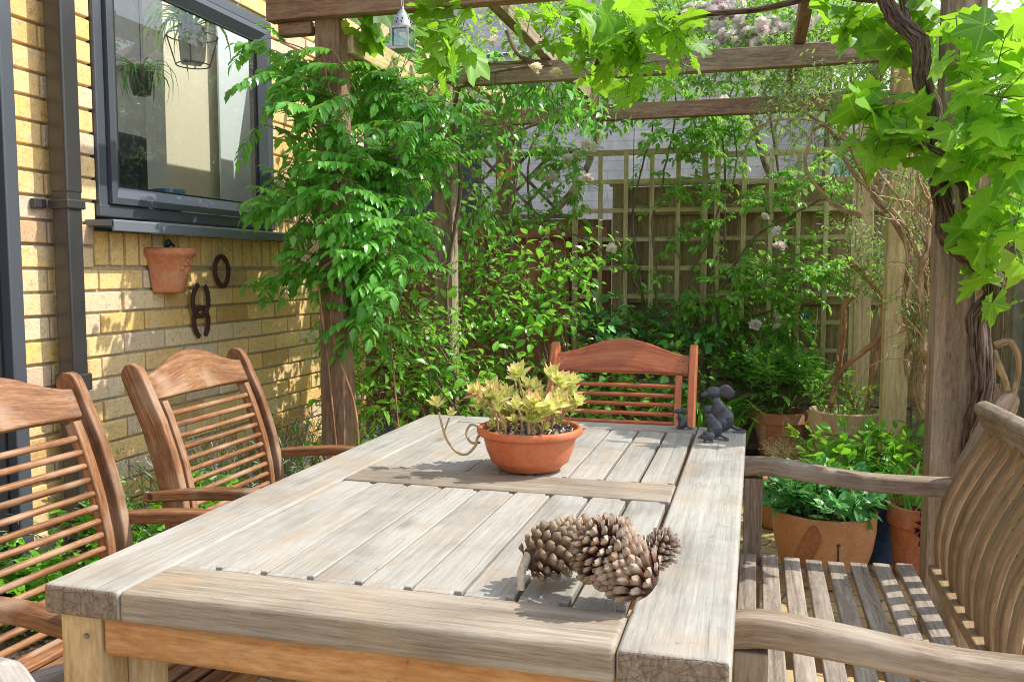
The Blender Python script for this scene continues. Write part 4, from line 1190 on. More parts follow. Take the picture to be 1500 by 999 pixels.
# ------------------------------------------------------------------ pine cones
def scale_tmpl(thick=.10, wide=.34, spike=.12):
    """a woody scale: narrow stalk, broad rounded end with a raised boss and a small point"""
    xs = [0, .35, .62, .80, .93, 1.0+spike*.4]; hw = [.10, .17, .30, wide, wide*.72, wide*.16]
    V = []; F = []; n = 5
    for side in (1, -1):
        for x, w in zip(xs, hw):
            for k in range(n):
                v = -1+2*k/(n-1); boss = thick*math.exp(-((x-.86)/.13)**2)*(1-v*v*.8)
                z = (.035+boss+.05*x*x)*(1 if side > 0 else 1)-(0 if side > 0 else .07+boss*1.5)*(1-v*v*.9)+.10*v*v*x
                V.append((x-.05*v*v*(x > .5), w*v, z))
    m = len(xs)*n
    for i in range(len(xs)-1):
        for k in range(n-1):
            a = i*n+k; F.append((a, a+n, a+n+1, a+1)); F.append((m+a, m+a+1, m+a+n+1, m+a+n))
    e = (len(xs)-1)*n
    for k in range(n-1): F.append((e+k, m+e+k, m+e+k+1, e+k+1))
    return np.array(V, float), F
def pinecone(center, axis, L, Rm, n, slen, els, tmpl, label, stem=None, mat=None, wy=.7, cf=.45):
    axis = norm(axis); a = norm(np.cross(axis, [.2,.1,.97])); c = np.cross(axis, a)
    t = empty('pine_cone', (center[0], center[1], TZ), label, 'pine cone', 'pine cones on the table')
    ls = LeafSet(); k = np.arange(n); u = (k+.5)/n
    th = k*2.39996
    env = np.sin(PI*(.12+.80*u))**.55*(1-.22*u); core = Rm*cf*env
    el = np.radians(np.interp(u, [0,.15,.4,.7,1], els))
    pos = np.array(center)+axis*((u-.5)*L*.86)[:,None]
    rad = np.cos(th)[:,None]*a+np.sin(th)[:,None]*c
    D = np.cos(el)[:,None]*rad+np.sin(el)[:,None]*axis
    N = -np.sin(el)[:,None]*rad+np.cos(el)[:,None]*axis
    ln = np.clip((Rm*env-core)/np.maximum(np.cos(el), .35), slen*.4, slen)
    S = np.stack([ln, slen*wy*(.55+.45*env), ln], 1)*(1+.10*rng.standard_normal((n,1)))
    ls.put(tmpl, pos+rad*core[:,None]*.8, D+rdir(n)*.07, N+rdir(n)*.12, S, rnd=rng.random(n))
    ls.build('scales', mat, t, smooth=True)
    b = MB(); uu = np.linspace(0,1,9); b.tube(np.array(center)+axis*((uu-.5)*L*.85)[:,None], Rm*cf*.85*np.sin(PI*(.12+.8*uu))**.55, 10); b.build('core', M['cone_dark'], t)
    if stem is not None:
        b = MB(); b.tube(spline(stem, 10), np.linspace(.007,.0055,10), 7, wob=.25); b.build('stalk', M['stem_pale'], t)
    return t
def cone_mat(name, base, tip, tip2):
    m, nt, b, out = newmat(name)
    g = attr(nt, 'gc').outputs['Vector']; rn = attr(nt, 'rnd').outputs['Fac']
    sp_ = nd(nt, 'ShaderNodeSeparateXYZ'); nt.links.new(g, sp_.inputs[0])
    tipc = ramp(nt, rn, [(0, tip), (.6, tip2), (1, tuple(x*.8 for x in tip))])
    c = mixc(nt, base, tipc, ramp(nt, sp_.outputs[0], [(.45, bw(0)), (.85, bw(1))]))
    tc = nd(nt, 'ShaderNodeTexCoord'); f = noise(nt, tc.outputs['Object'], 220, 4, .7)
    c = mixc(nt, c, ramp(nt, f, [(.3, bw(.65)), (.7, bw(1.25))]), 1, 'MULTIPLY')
    nt.links.new(c, b.inputs['Base Color']); b.inputs['Roughness'].default_value = .6; b.inputs['Specular IOR Level'].default_value = .3
    bump(nt, b, f, .5, .002)
    return m
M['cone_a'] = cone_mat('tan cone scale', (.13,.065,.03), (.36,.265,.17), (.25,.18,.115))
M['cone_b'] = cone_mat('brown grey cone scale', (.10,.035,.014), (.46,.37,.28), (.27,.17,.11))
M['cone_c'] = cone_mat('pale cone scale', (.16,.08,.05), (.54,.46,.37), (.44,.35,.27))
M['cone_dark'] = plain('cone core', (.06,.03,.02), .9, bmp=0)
M['stem_pale'] = plain('cone stalk', (.52,.43,.33), .8, var=.3, scale=90, bmp=.5)
ca = at(812, 866, Z=TZ); ca[1] += .03; ca[2] = TZ+.053
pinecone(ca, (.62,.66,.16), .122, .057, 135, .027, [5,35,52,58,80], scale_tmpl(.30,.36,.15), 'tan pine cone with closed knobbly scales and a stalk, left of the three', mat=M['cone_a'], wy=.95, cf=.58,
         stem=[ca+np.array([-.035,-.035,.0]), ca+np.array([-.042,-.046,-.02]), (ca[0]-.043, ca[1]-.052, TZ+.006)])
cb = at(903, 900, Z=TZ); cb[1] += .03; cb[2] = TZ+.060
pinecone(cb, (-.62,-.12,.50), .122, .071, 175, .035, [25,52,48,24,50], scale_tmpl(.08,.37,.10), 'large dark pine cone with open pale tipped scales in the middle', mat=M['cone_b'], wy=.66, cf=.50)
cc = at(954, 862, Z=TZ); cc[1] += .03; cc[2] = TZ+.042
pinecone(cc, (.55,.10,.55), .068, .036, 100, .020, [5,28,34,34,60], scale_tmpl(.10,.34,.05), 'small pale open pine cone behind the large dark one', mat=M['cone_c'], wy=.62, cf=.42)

# ------------------------------------------------------------------ cast iron mice
def mouse(px, py, Y, size, label, upright=True, rz=0, ears=1):
    base = at(px, py, Z=TZ)
    t = empty('mouse_figurine', (base[0], base[1], TZ), label, 'figurine', 'cast iron mice on the table')
    b = MB(); 
    def bl(c, r, rot=None, seg=18): b.blob(np.array(c)*size, np.array(r)*size, rot, seg)
    def tb_(P, r, seg=8): b.tube(np.array(P)*size, np.array(r)*size, seg)
    if upright:
        bl((.10,0,.27),(.22,.19,.27)); bl((.02,0,.42),(.16,.14,.24), (0,R(-18),0)); bl((-.05,0,.60),(.10,.10,.16), (0,R(-12),0))
        bl((-.10,0,.80),(.17,.12,.125)); bl((-.24,0,.77),(.13,.07,.065), (0,R(-20),0)); bl((-.34,0,.735),(.035,.028,.028))
        for s_ in (-1,1):
            bl((.15,.15*s_,.83),(.175*ears,.03,.125*ears), (0,R(5),R(30*s_)))
            bl((-.06,.13*s_,.05),(.15,.055,.045)); bl((.04,.15*s_,.18),(.13,.075,.15))
            tb_(spline([(-.02,.10*s_,.55),(-.12,.13*s_,.47),(-.20,.07*s_,.50)],6), np.linspace(.04,.025,6))
            bl((-.17,.075*s_,.825),(.02,.014,.02),seg=10)
        tb_(spline([(.25,0,.12),(.38,.02,.05),(.50,-.03,.03),(.52,-.14,.03),(.40,-.20,.03),(.26,-.19,.03)],16), np.linspace(.045,.018,16))
    else:
        bl((.12,0,.30),(.32,.20,.24)); bl((-.15,0,.30),(.18,.14,.15)); bl((-.32,0,.26),(.12,.07,.07), (0,R(-15),0)); bl((-.42,0,.23),(.03,.03,.03))
        for s_ in (-1,1):
            bl((-.10,.12*s_,.46),(.10,.03,.11), (0,0,R(30*s_))); tb_([(-.08,.12*s_,.22),(-.10,.13*s_,.03),(-.17,.13*s_,.02)], [.045,.035,.03]); tb_([(.25,.14*s_,.22),(.27,.15*s_,.03),(.20,.15*s_,.02)], [.06,.035,.03])
        tb_(spline([(.42,0,.25),(.56,.02,.14),(.70,.05,.05),(.80,.0,.04)],8), np.linspace(.035,.015,8))
    for i in range(len(b.V)): b.V[i] = b.V[i]@rotm(0,0,rz).T+np.array([base[0], base[1], TZ+.001])
    o = b.build('body', M['iron'], t, custom=False)
    m = o.modifiers.new('fuse', 'REMESH'); m.mode = 'VOXEL'; m.voxel_size = max(.0011, size*.013); m.use_smooth_shade = True
    m2 = o.modifiers.new('smooth', 'SMOOTH'); m2.factor = .6; m2.iterations = 3
    return t
mouse(1052, 632, 0, .136, 'large dark iron mouse standing upright at the far table corner', rz=R(8))
mouse(1042, 642, 0, .095, 'middle sized iron mouse leaning against the large one', rz=R(-20))
mouse(1035, 648, 0, .052, 'smallest iron mouse on all fours in front of the others', upright=False, rz=R(15))
mouse(997, 628, 0, .062, 'little upright iron mouse alone beside the red chair', rz=R(10))
# ------------------------------------------------------------------ plants
OV = T_ovate(.27, .08, .22, 4); OVn = T_ovate(.18, .06, .25, 4); OVw = T_ovate(.36, .06, .15, 4); TINY = T_ovate(.26, .06, .1, 2)
GR = [T_grape(i) for i in range(4)]
def B(px, py, Y, rx, ry, rz, w=None):
    c = at(px, py, Y=Y); return (c, (rx, ry, rz), w if w is not None else (rx*ry*rz)**.67)
def mains(name, mat, parent, curves, r0, r1, seg=7, wob=.2):
    b = MB()
    for P in curves:
        m = len(P); b.tube(P, np.linspace(r0, r1, m), seg, wob=wob)
    return b.build(name, mat, parent)

# --- creeper on the left front post
cr = empty('climbing_creeper', (-1.5, 3.05, 0), 'leafy creeper with drooping compound leaves climbing the left front post', 'climber')
blobs = [B(480,110,3.0,.17,.15,.2), B(500,240,2.98,.12,.08,.22), B(495,150,2.98,.10,.08,.2), B(440,70,3.1,.08,.15,.10), B(500,190,3.2,.18,.22,.2), B(600,200,3.5,.16,.2,.2), B(570,300,3.4,.2,.2,.16), B(440,210,3.05,.09,.15,.12), B(540,270,3.35,.22,.22,.2), B(590,240,3.6,.2,.2,.2),
         B(500,330,3.2,.18,.2,.18), B(450,280,3.05,.12,.15,.12), B(590,330,3.6,.20,.2,.16), B(600,160,3.7,.2,.25,.2), B(560,380,3.5,.16,.2,.14), B(445,375,3.0,.08,.1,.06,.02), B(530,430,3.15,.08,.12,.14,.06), B(550,360,3.1,.10,.12,.12,.06), B(560,110,3.5,.2,.2,.15)]
n = 195; P, O = inblobs(blobs, n, .5); D0 = norm(O*.6+np.array([0,-.25,.15])+rdir(n)*.4)
S = shoots(P-D0*.12, D0, 5, .036, .10, .15)
ls = LeafSet(); r_ = pinnate(ls, S, T_toothed(.25, .07, .30, 7), .17, 5, .052, start=.2, droop=.7, every=2, skip=.1)
ls.build('foliage', M['L_creeper'], cr); stems([S], .0028, .0014, 'shoots', M['stem_brown'], cr); stems(r_, .0013, .0007, 'leaf_stalks', M['stem_green'], cr)
mains('vine_stems', M['bark_orange'], cr, [wobble(spline([(-1.50,3.02,0), (-1.47,3.03,.6), (-1.56,3.02,1.0), (-1.48,3.02,1.5), (-1.55,3.0,2.0)], 40), .008),
      wobble(spline([at(498,375,Y=3.0), at(470,400,Y=3.0), at(470,440,Y=3.0), at(478,520,Y=3.02), (-1.5,3.02,0.2)], 30), .003),
      wobble(spline([at(548,345,Y=3.3), at(553,370,Y=3.3), at(560,400,Y=3.3), (-1.36,3.3,.1)], 30), .006)], .0055, .003, 6)
dr_ = empty('dead_stem', at(435,345,X=WX+.03), 'dry brown withered creeper stem hanging on the bricks right of the window sill', 'dead stem')
mains('stem', M['bark_orange'], dr_, [wobble(spline([at(430+6*i,318,X=WX+.03), at(438-3*i,350,X=WX+.04), at(425+9*i,385,X=WX+.03), at(418+12*i,418,X=WX+.03)], 24), .012, 3) for i in range(5)], .0035, .0015, 5)

# --- glossy shrubs
def shrub(name, blobs, n, root, label, cat, mat, tmpl, size, steps=6, step=.05, smat=M['stem_brown'], up=.35, grav=.02, per=1, start=.2, group=None, nmain=10, leafn='foliage', droop=.25, spread=.9, jit=.3, r0=.003, shell=.55):
    t = empty(name, root, label, cat, group)
    P, O = inblobs(blobs, n, shell)
    S = shoots(P-O*steps*step*.3, O*.7+np.array([0,0,up])+rdir(n)*.5, steps, step, grav, .13)
    ls = LeafSet(); leaves_on(ls, S, tmpl, size, start, per, spread, droop, jit=jit)
    ls.build(leafn, mat, t); stems([S], r0, .0012, 'shoots', smat, t)
    cs = []
    for i in range(nmain):
        q = P[rng.integers(0, n)]; r0_ = np.array(root)+np.array([rng.normal()*.05, rng.normal()*.05, 0])
        cs.append(wobble(spline([r0_, r0_*.5+q*.5+np.array([0,0,.05]), q], 16), .012, 4))
    if cs: mains('branches', smat, t, cs, r0*2.6, r0, 6)
    return t
shrub('glossy_shrub', [B(560,480,3.75,.20,.22,.18), B(620,520,3.95,.24,.25,.20), B(520,420,3.5,.12,.15,.12), B(600,420,3.9,.18,.2,.13), B(560,590,3.75,.22,.25,.16), B(650,580,4.0,.22,.2,.15), B(500,520,3.5,.06,.1,.1), B(680,600,4.1,.2,.2,.12)],
      250, (-1.15, 3.95, 0), 'dense glossy green shrub beside the left front post, lit by the sun', 'shrub', M['L_shrub'], OV, .064, 6, .042, per=1)
shrub('glossy_shrub', [B(700,430,4.9,.20,.2,.18), B(760,420,4.95,.24,.2,.16), B(820,395,5.0,.22,.2,.12), B(760,480,4.9,.28,.25,.20), B(700,500,4.8,.22,.2,.18), B(810,470,5.0,.15,.2,.14), B(740,560,4.8,.35,.2,.16)],
      190, (-1.0, 4.95, 0), 'open glossy shrub in front of the rear left post', 'shrub', M['L_shrub'], T_ovate(.29,.08,.25,4), .070, 7, .05, up=.45)

# --- overhead leaves between the beams on the left
mx = empty('climbing_vine', (-1.5, 4.45, 0), 'dark leafy climber covering the rear left pergola posts and beams', 'climber')
blobs = [B(640,160,4.2,.25,.3,.13), B(700,200,4.5,.28,.3,.16), B(600,100,3.8,.25,.3,.12), B(700,110,4.4,.35,.3,.13), B(790,130,4.7,.35,.3,.13), B(640,250,4.3,.18,.2,.2), B(720,290,4.9,.25,.2,.2), B(840,160,5.0,.3,.3,.12), B(690,330,4.8,.2,.2,.14)]
n = 230; P, O = inblobs(blobs, n, .4); D0 = norm(O*.5+np.array([.1,-.2,-.1])+rdir(n)*.5)
S = shoots(P-D0*.15, D0, 6, .045, .12, .15)
ls = LeafSet(); leaves_on(ls, S, OV, .068, .1, 1, .9, .35); ls.build('foliage', M['L_creeper'], mx); stems([S], .0025, .001, 'shoots', M['stem_brown'], mx)
mains('vine_stems', M['bark_grey'], mx, [wobble(spline([(-1.48,4.32,0),(-1.52,4.30,1.0),(-1.45,4.3,1.6),(-1.5,4.3,2.1),(-1.0,4.3,2.2)],50), .02), wobble(spline([(-1.5,5.4,0),(-1.54,5.42,1.2),(-1.48,5.4,2.0),(-.9,5.4,2.15)],40), .02),
   wobble(spline([at(740,45,Y=4.2), at(760,80,Y=4.2), at(800,92,Y=4.3), at(850,100,Y=4.35)],20),.01), wobble(spline([at(640,95,Y=3.9), at(700,90,Y=4.1), at(760,90,Y=4.2), at(800,92,Y=4.3)],20),.01),
   wobble(spline([at(580,85,Y=3.6), at(610,115,Y=3.8), at(660,125,Y=4.1)],20),.01)], .012, .008, 7)

# --- grapevine overhead on the front beam
gv = empty('grapevine', (.70, 2.98, 0), 'grapevine with big lobed lime green leaves and a shaggy trunk at the right front post', 'climber')
def grape(blobs, n, size, steps=5, step=.06, grav=.08, d0=(0,-.3,-.1)):
    P, O = inblobs(blobs, n, .4); D0 = norm(O*.6+np.array(d0)+rdir(n)*.5)
    S = shoots(P-D0*steps*step*.55, D0, steps, step, grav, .15)
    return S
ls = LeafSet()
S1 = grape([B(655,35,3.0,.08,.12,.05), B(535,30,3.1,.06,.12,.07), B(540,12,3.1,.06,.08,.04), B(665,75,3.1,.08,.1,.04)], 7, .1, 4, .045)
S2 = grape([B(820,35,3.6,.20,.2,.07), B(900,40,3.6,.22,.2,.08), B(960,30,3.6,.16,.2,.07), B(920,80,3.8,.18,.15,.07), B(870,80,3.9,.14,.15,.06), B(985,90,3.9,.1,.1,.06), B(840,110,4.1,.12,.1,.05)], 24, .1, 5, .045)
PT = []
kw = dict(pet=.055, pets=PT, sizevar=.55)
leaves_on(ls, S1, None, .100, .1, 1, 1.0, .35, nup=.45, sun=.5, nr=.8, tmpls=GR, jit=.4, **kw)
leaves_on(ls, S2, None, .085, .1, 1, 1.0, .35, nup=.45, sun=.5, nr=.8, tmpls=GR, jit=.4, **kw)
S3 = grape([B(1440,150,2.75,.12,.14,.16), B(1420,100,2.8,.09,.12,.10), B(1460,240,2.8,.10,.14,.12), B(1455,40,2.8,.12,.12,.08), B(1475,320,2.85,.07,.12,.11,.022), B(1450,395,2.9,.07,.1,.05,.014), B(1440,200,2.75,.05,.1,.07), B(1490,60,2.8,.1,.1,.1)], 24, .12, 4, .045)
S4 = grape([B(1300,160,2.9,.12,.1,.06), B(1255,165,2.85,.10,.08,.05), B(1330,215,2.85,.12,.1,.05), B(1290,200,2.85,.1,.08,.04)], 7, .12, 4, .04)
leaves_on(ls, S3, None, .084, .1, 1, 1.0, .3, nup=.35, sun=.45, nr=.85, tmpls=GR, jit=.4, **kw)
leaves_on(ls, S4, None, .086, .1, 1, 1.0, .3, nup=.4, sun=.5, nr=.8, tmpls=GR, jit=.4, **kw)
S5 = grape([B(1340,30,3.2,.10,.12,.05), B(1250,20,3.3,.10,.12,.05)], 6, .12, 4, .05)
leaves_on(ls, S5, None, .11, .1, 1, 1.0, .3, tmpls=GR, jit=.4)
ls.build('foliage', M['L_grape'], gv, smooth=True); stems([S1,S2,S3,S4,S5]+PT, .0024, .0012, 'shoots', M['stem_green'], gv)
def shaggy(core, rad, strands, twist, mat, name, parent, rs=.42, wob=.3, am=.012):
    core = wobble(core, am, 5); m = len(core); T = norm(np.gradient(core, axis=0)); b = MB()
    rad = np.broadcast_to(rad, (m,))
    b.tube(core, rad*.8, 9, wob=.2)
    for s_ in range(strands):
        ph = s_*2*PI/strands+rng.random()*.5; P = []
        for i in range(m):
            a = norm(np.cross(T[i], [.1,.9,.2])); c = np.cross(T[i], a); t = ph+twist*i/m+.25*math.sin(i*.35+s_)
            P.append(core[i]+(math.cos(t)*a+math.sin(t)*c)*rad[i]*.72)
        b.tube(np.array(P)+rng.normal(size=(m,3))*rad.mean()*.05, rad*rs*(.55+.8*rng.random()), 6, wob=wob)
    return b.build(name, mat, parent)
tr1 = spline([at(1432,720,Y=3.02), at(1436,600,Y=3.02), at(1440,480,Y=3.02), at(1452,425,Y=3.02), at(1432,385,Y=3.0), at(1395,350,Y=2.98), at(1375,300,Y=2.98), at(1365,200,Y=2.99), at(1352,120,Y=3.0), at(1325,60,Y=3.02), at(1290,10,Y=3.05), at(1270,-30,Y=3.1)], 80)
tr1 = np.vstack([[at(1430,930,Y=3.02)*[1,1,0]], tr1])
shaggy(tr1, np.interp(np.linspace(0,1,81), [0,.35,.6,1], [.036,.031,.028,.024]), 13, 7, M['bark'], 'trunk', gv, rs=.30, wob=.7)
shaggy(spline([at(1400,350,Y=2.97), at(1375,255,Y=2.95), at(1400,262,Y=2.95), at(1412,300,Y=2.96), at(1435,380,Y=2.98)], 30), .012, 4, 7, M['bark'], 'side_stem', gv)
shaggy(spline([at(1372,250,Y=2.95), at(1340,205,Y=2.95), at(1330,190,Y=2.96)], 16), .012, 3, 5, M['bark_grey'], 'side_stem', gv)
b = MB(); b.tube(spline([at(1340,205,Y=2.93), at(1400,235,Y=2.9), at(1420,250,Y=2.9)], 14), .009, 7, wob=.2)
b.tube(wobble(spline([at(1270,-5,Y=3.1), at(1180,5,Y=3.4), at(1000,25,Y=3.6), at(930,40,Y=3.8), at(890,60,Y=4.0), at(860,100,Y=4.2)], 50), .02), .011, 7, wob=.2)
b.tube(wobble(spline([at(1345,80,Y=3.0), at(1330,40,Y=3.2), at(1320,-10,Y=3.3)], 14), .008), .014, 7, wob=.2)
b.build('canes', M['bark'], gv)

# --- tangled old climber between the right posts
oc = empty('old_climber', (.66, 3.95, 0), 'tangle of bare twisted tan stems behind the shaggy grapevine trunk', 'climber')
cur = []
for a_ in ([(1350,640,4.0),(1345,560,4.0),(1340,470,4.0),(1330,400,4.05),(1325,330,4.1),(1290,290,4.1),(1240,250,4.2),(1215,200,4.3),(1180,165,4.4)],
           [(1345,600,4.05),(1325,520,4.05),(1300,440,4.1),(1310,360,4.1),(1285,300,4.1),(1255,240,4.15),(1225,180,4.3)],
           [(1340,560,3.9),(1355,480,3.95),(1350,400,3.95),(1340,330,4.0),(1300,270,4.0),(1250,215,4.1),(1190,180,4.2),(1120,190,4.3),(1080,235,4.35)],
           [(1370,590,3.8),(1350,540,3.85),(1335,500,3.9),(1325,420,3.95),(1340,380,3.9),(1360,330,3.9)],
           [(1335,620,4.1),(1320,560,4.1),(1322,500,4.1),(1310,450,4.1)],
           [(1360,600,3.95),(1368,500,3.95),(1360,400,3.95),(1365,320,3.9),(1350,250,3.9)],
           [(1320,600,4.15),(1310,520,4.2),(1345,470,4.15),(1350,430,4.1),(1330,360,4.1)],
           [(1265,315,4.2),(1240,310,4.2),(1205,285,4.2),(1180,250,4.2),(1190,200,4.2),(1215,185,4.2)],
           [(1300,265,4.1),(1285,285,4.05),(1270,250,4.1),(1240,205,4.1)],
           [(1285,300,4.15),(1290,250,4.1),(1275,220,4.1),(1285,215,4.1)]):
    a_ = [(px+(20 if py > 350 else 0), py, y_) for px, py, y_ in a_]
    cur.append(wobble(spline(path(*a_), 36), .012, 4))
b = MB()
for k_, P in enumerate(cur): b.tube(P, np.linspace(.017, .008, len(P))*(.7+.5*rng.random())*(.55 if k_ in (2,7,8,9) else 1)*(1+.18*np.sin(np.arange(len(P))*1.3+k_)), 8, wob=.35)
b.tube(spline(path((1362,610,4.0),(1348,560,4.0),(1352,520,4.02),(1345,480,4.05)), 18), np.linspace(.055,.02,18), 9, wob=.4)
b.build('stems', M['bark_tan'], oc)
tw = []
P, O = inblobs([B(1362,450,4.0,.05,.12,.40), B(1355,300,4.0,.08,.12,.25), B(1350,560,4.0,.05,.1,.2)], 70, .2)
S = shoots(P, rdir(70)*.6+np.array([0,0,.8]), 7, .045, .0, .35); stems([S], .0035, .0015, 'twigs', M['stem_tan'], oc)
# jasmine-like fine foliage
ls = LeafSet(); blobs = [B(1200,140,4.5,.20,.2,.12), B(1270,170,4.3,.22,.2,.16), B(1330,130,4.2,.2,.2,.18), B(1150,165,4.6,.14,.2,.10), B(1230,235,4.3,.12,.15,.08), B(1335,250,4.1,.10,.12,.12), B(1355,330,4.0,.05,.1,.2), B(1180,100,4.7,.3,.2,.10), B(1290,60,4.6,.35,.2,.12), B(1350,440,4.0,.04,.08,.14,.015)]
P, O = inblobs(blobs, 300, .3); S = shoots(P, O*.3+rdir(300)*.7+np.array([0,-.1,-.1]), 7, .030, .10, .2)
leaves_on(ls, S, T_ovate(.17,.05,.2,3), .036, .05, 2, 1.0, .3, jit=.4); ls.build('foliage', M['L_jasmine'], oc); stems([S], .0016, .0008, 'shoots', M['stem_brown'], oc)

# --- climbing rose on the trellis
rs = empty('climbing_rose', (-.5, 5.85, 0), 'climbing rose with small blush white blooms on the square trellis', 'climbing rose')
curves = [spline(path(*q), 40) for q in (
    [(985,640,5.9),(965,500,5.85),(958,400,5.85),(965,300,5.85),(985,240,5.85),(990,160,5.8),(970,90,5.8)],
    [(1010,640,5.9),(985,520,5.9),(935,420,5.9),(870,360,5.85),(800,330,5.8),(770,300,5.8)],
    [(1000,640,5.9),(1030,520,5.9),(1015,420,5.9),(1045,330,5.9),(1075,260,5.9),(1080,180,5.9)],
    [(830,600,5.7),(860,480,5.8),(840,400,5.7),(790,330,5.6),(770,240,5.5),(800,180,5.5),(850,120,5.6)],
    [(955,580,5.95),(945,420,5.95),(930,330,5.95),(945,240,5.9),(960,180,5.8)],
    [(1110,600,5.9),(1090,480,5.95),(1150,450,5.9),(1200,445,5.9)],
    [(1000,540,5.95),(1060,400,5.95),(1130,330,5.95),(1200,300,5.95),(1250,300,5.9)],
    [(870,480,5.7),(850,470,5.7),(820,440,5.6),(805,400,5.6)],
    [(1060,640,5.9),(1050,420,5.85),(1068,330,5.8),(1060,200,5.8),(1075,120,5.8)])]
mains('canes', M['bark_grey'], rs, [wobble(c_, .02, 4) for c_ in curves], .011, .005, 6)
blobs = [B(1000,170,5.7,.28,.15,.25), B(960,130,5.7,.30,.15,.15), B(1050,200,5.8,.25,.15,.25), B(900,130,5.7,.3,.2,.12), B(1010,300,5.85,.35,.08,.22), B(900,330,5.85,.28,.06,.15), B(1100,330,5.85,.4,.06,.18), B(1150,410,5.75,.30,.12,.15,.07),
         B(1200,400,5.7,.22,.12,.16,.06), B(1110,395,5.7,.16,.1,.08,.02), B(1010,430,5.85,.25,.08,.18,.06), B(800,330,5.6,.28,.15,.14), B(750,310,5.6,.2,.1,.12), B(1180,260,5.85,.3,.1,.15,.08), B(930,470,5.85,.2,.1,.15,.05), B(1080,480,5.9,.4,.1,.12,.08), B(840,250,5.7,.2,.12,.2,.06)]
P, O = inblobs(blobs, 190, .2); S = shoots(P, O*.2+rdir(190)*.8+np.array([0,-.3,.05]), 6, .040, .05, .2)
ls = LeafSet(); r_ = pinnate(ls, S, OV, .10, 2, .050, .1, .5, 1, .25); ls.build('foliage', M['L_rose'], rs); stems([S], .002, .001, 'shoots', M['stem_green'], rs)
def bloom_mesh(size, mat, n=34):
    ls = LeafSet(); k = np.arange(n); th = k*2.4; el = np.interp(k, [0,n-1], [R(-10), R(85)])
    D = np.stack([np.cos(el)*np.cos(th), np.cos(el)*np.sin(th), np.sin(el)], 1)
    N = np.stack([-np.sin(el)*np.cos(th), -np.sin(el)*np.sin(th), np.cos(el)], 1)
    ls.put(T_ovate(.48,.14,-.35,3), D*size*.08, D, N+rdir(n)*.15, size*np.interp(k,[0,n-1],[1,.55])); return ls
def blooms(parent, pts, size, mat, nm='bloom'):
    o = None
    for p in pts:
        if o is None:
            e = bloom_mesh(size, mat).build(nm, mat, None); o = e
        else: e = o.copy(); COL.objects.link(e)
        e.parent = parent; e.location = Vector([float(v) for v in p])-parent.location
        e.rotation_euler = (R(40)+rng.normal()*.5, rng.normal()*.5, rng.random()*6); s_ = .8+.45*rng.random(); e.scale = (s_, s_, s_)
blooms(rs, [at(x,y,Y=5.55) for x,y in ((858,212),(868,216),(880,208),(856,258),(808,255),(812,262),(795,262),(862,262),(808,284),(832,234),(790,258),(1120,318),(1062,147),(895,365),(1142,362),(1139,340))], .036, M['petal'])
blooms(rs, [at(x,y,Y=4.0) for x,y in ((725,62),(781,104),(786,100),(815,108))], .034, M['petal_cream'])
# --- rose mass above the far beam
rr_ = empty('rambling_rose', (-.1, 6.7, 0), 'rambling rose massed with blush pink blooms above the far pergola beam', 'climbing rose')
blobs = [B(1060,40,6.4,.55,.3,.28), B(980,60,6.4,.4,.3,.25), B(1180,40,6.4,.5,.3,.25), B(1240,80,6.3,.35,.3,.22), B(900,60,6.5,.45,.3,.25), B(1100,110,6.3,.4,.3,.16), B(860,120,6.5,.4,.3,.15)]
P, O = inblobs(blobs, 480, .35); S = shoots(P, O*.4+rdir(480)*.5+np.array([0,-.3,0]), 6, .05, .08, .18)
ls = LeafSet(); leaves_on(ls, S, OV, .052, .05, 2, .9, .3); ls.build('foliage', M['L_rose'], rr_); stems([S], .003, .0012, 'shoots', M['stem_brown'], rr_)
mains('canes', M['bark_grey'], rr_, [wobble(spline([(-.1+.3*i,6.5,0),(-.2+.4*i,6.5,1.4),(-.5+.55*i,6.4,2.4),(-1.0+.8*i,6.4,2.9)],30),.04) for i in range(4)], .014, .006, 6)
pts = []
for i in range(85):
    cx, cy, sx, sy = [(1060,35,45,28),(1120,45,35,18),(1040,15,30,12),(1110,70,28,6),(1165,25,20,14),(1205,15,10,10)][rng.choice(6, p=[.38,.26,.12,.1,.1,.04])]
    pts.append(at(cx+rng.normal()*sx*.6, min(78, cy+rng.normal()*sy*.6), Y=5.95+.15*rng.random()))
blooms(rr_, pts, .046, M['petal'])

# --- trees beyond
def tree(root, blobs, n, label, mat=M['L_distant'], size=.085):
    t = empty('garden_tree', root, label, 'tree', 'trees beyond the fence')
    P, O = inblobs(blobs, n, .45); S = shoots(P, O*.6+rdir(n)*.5, 6, .10, .04, .16)
    ls = LeafSet(); leaves_on(ls, S, OV, size, .05, 1, .9, .2); ls.build('crown', mat, t)
    rc = np.array(root, float)
    cs = [wobble(spline([rc, rc+np.array([0,0,1.2]), rc*.4+np.array(bb[0])*.6, bb[0]], 24), .05) for bb in blobs]
    mains('trunk', M['bark_grey'], t, cs, .06, .015, 8)
tree((2.1,7.9,0), [((1.9,7.9,2.5),(.6,.4,.4),1), ((2.6,7.8,2.0),(.5,.4,.4),.7), ((1.4,7.9,2.3),(.4,.4,.3),.5)], 330, 'sunlit tree beyond the fence in the top right corner')
tree((.6,8.3,0), [((.6,8.3,3.35),(.7,.5,.4),1), ((-.3,8.4,3.6),(.6,.5,.4),.8), ((1.2,8.2,3.0),(.4,.4,.4),.5)], 420, 'sunlit tree behind the mass of pink blooms')
tree((-2.2,7.6,0), [((-2.0,7.6,3.1),(.8,.5,.5),1), ((-1.1,7.8,3.4),(.7,.5,.45),1), ((-3.0,7.5,3.0),(.6,.5,.5),.8), ((-2.4,7.3,2.4),(.5,.3,.25),.3)], 560, 'bright leafed tree above the left part of the red brown fence')
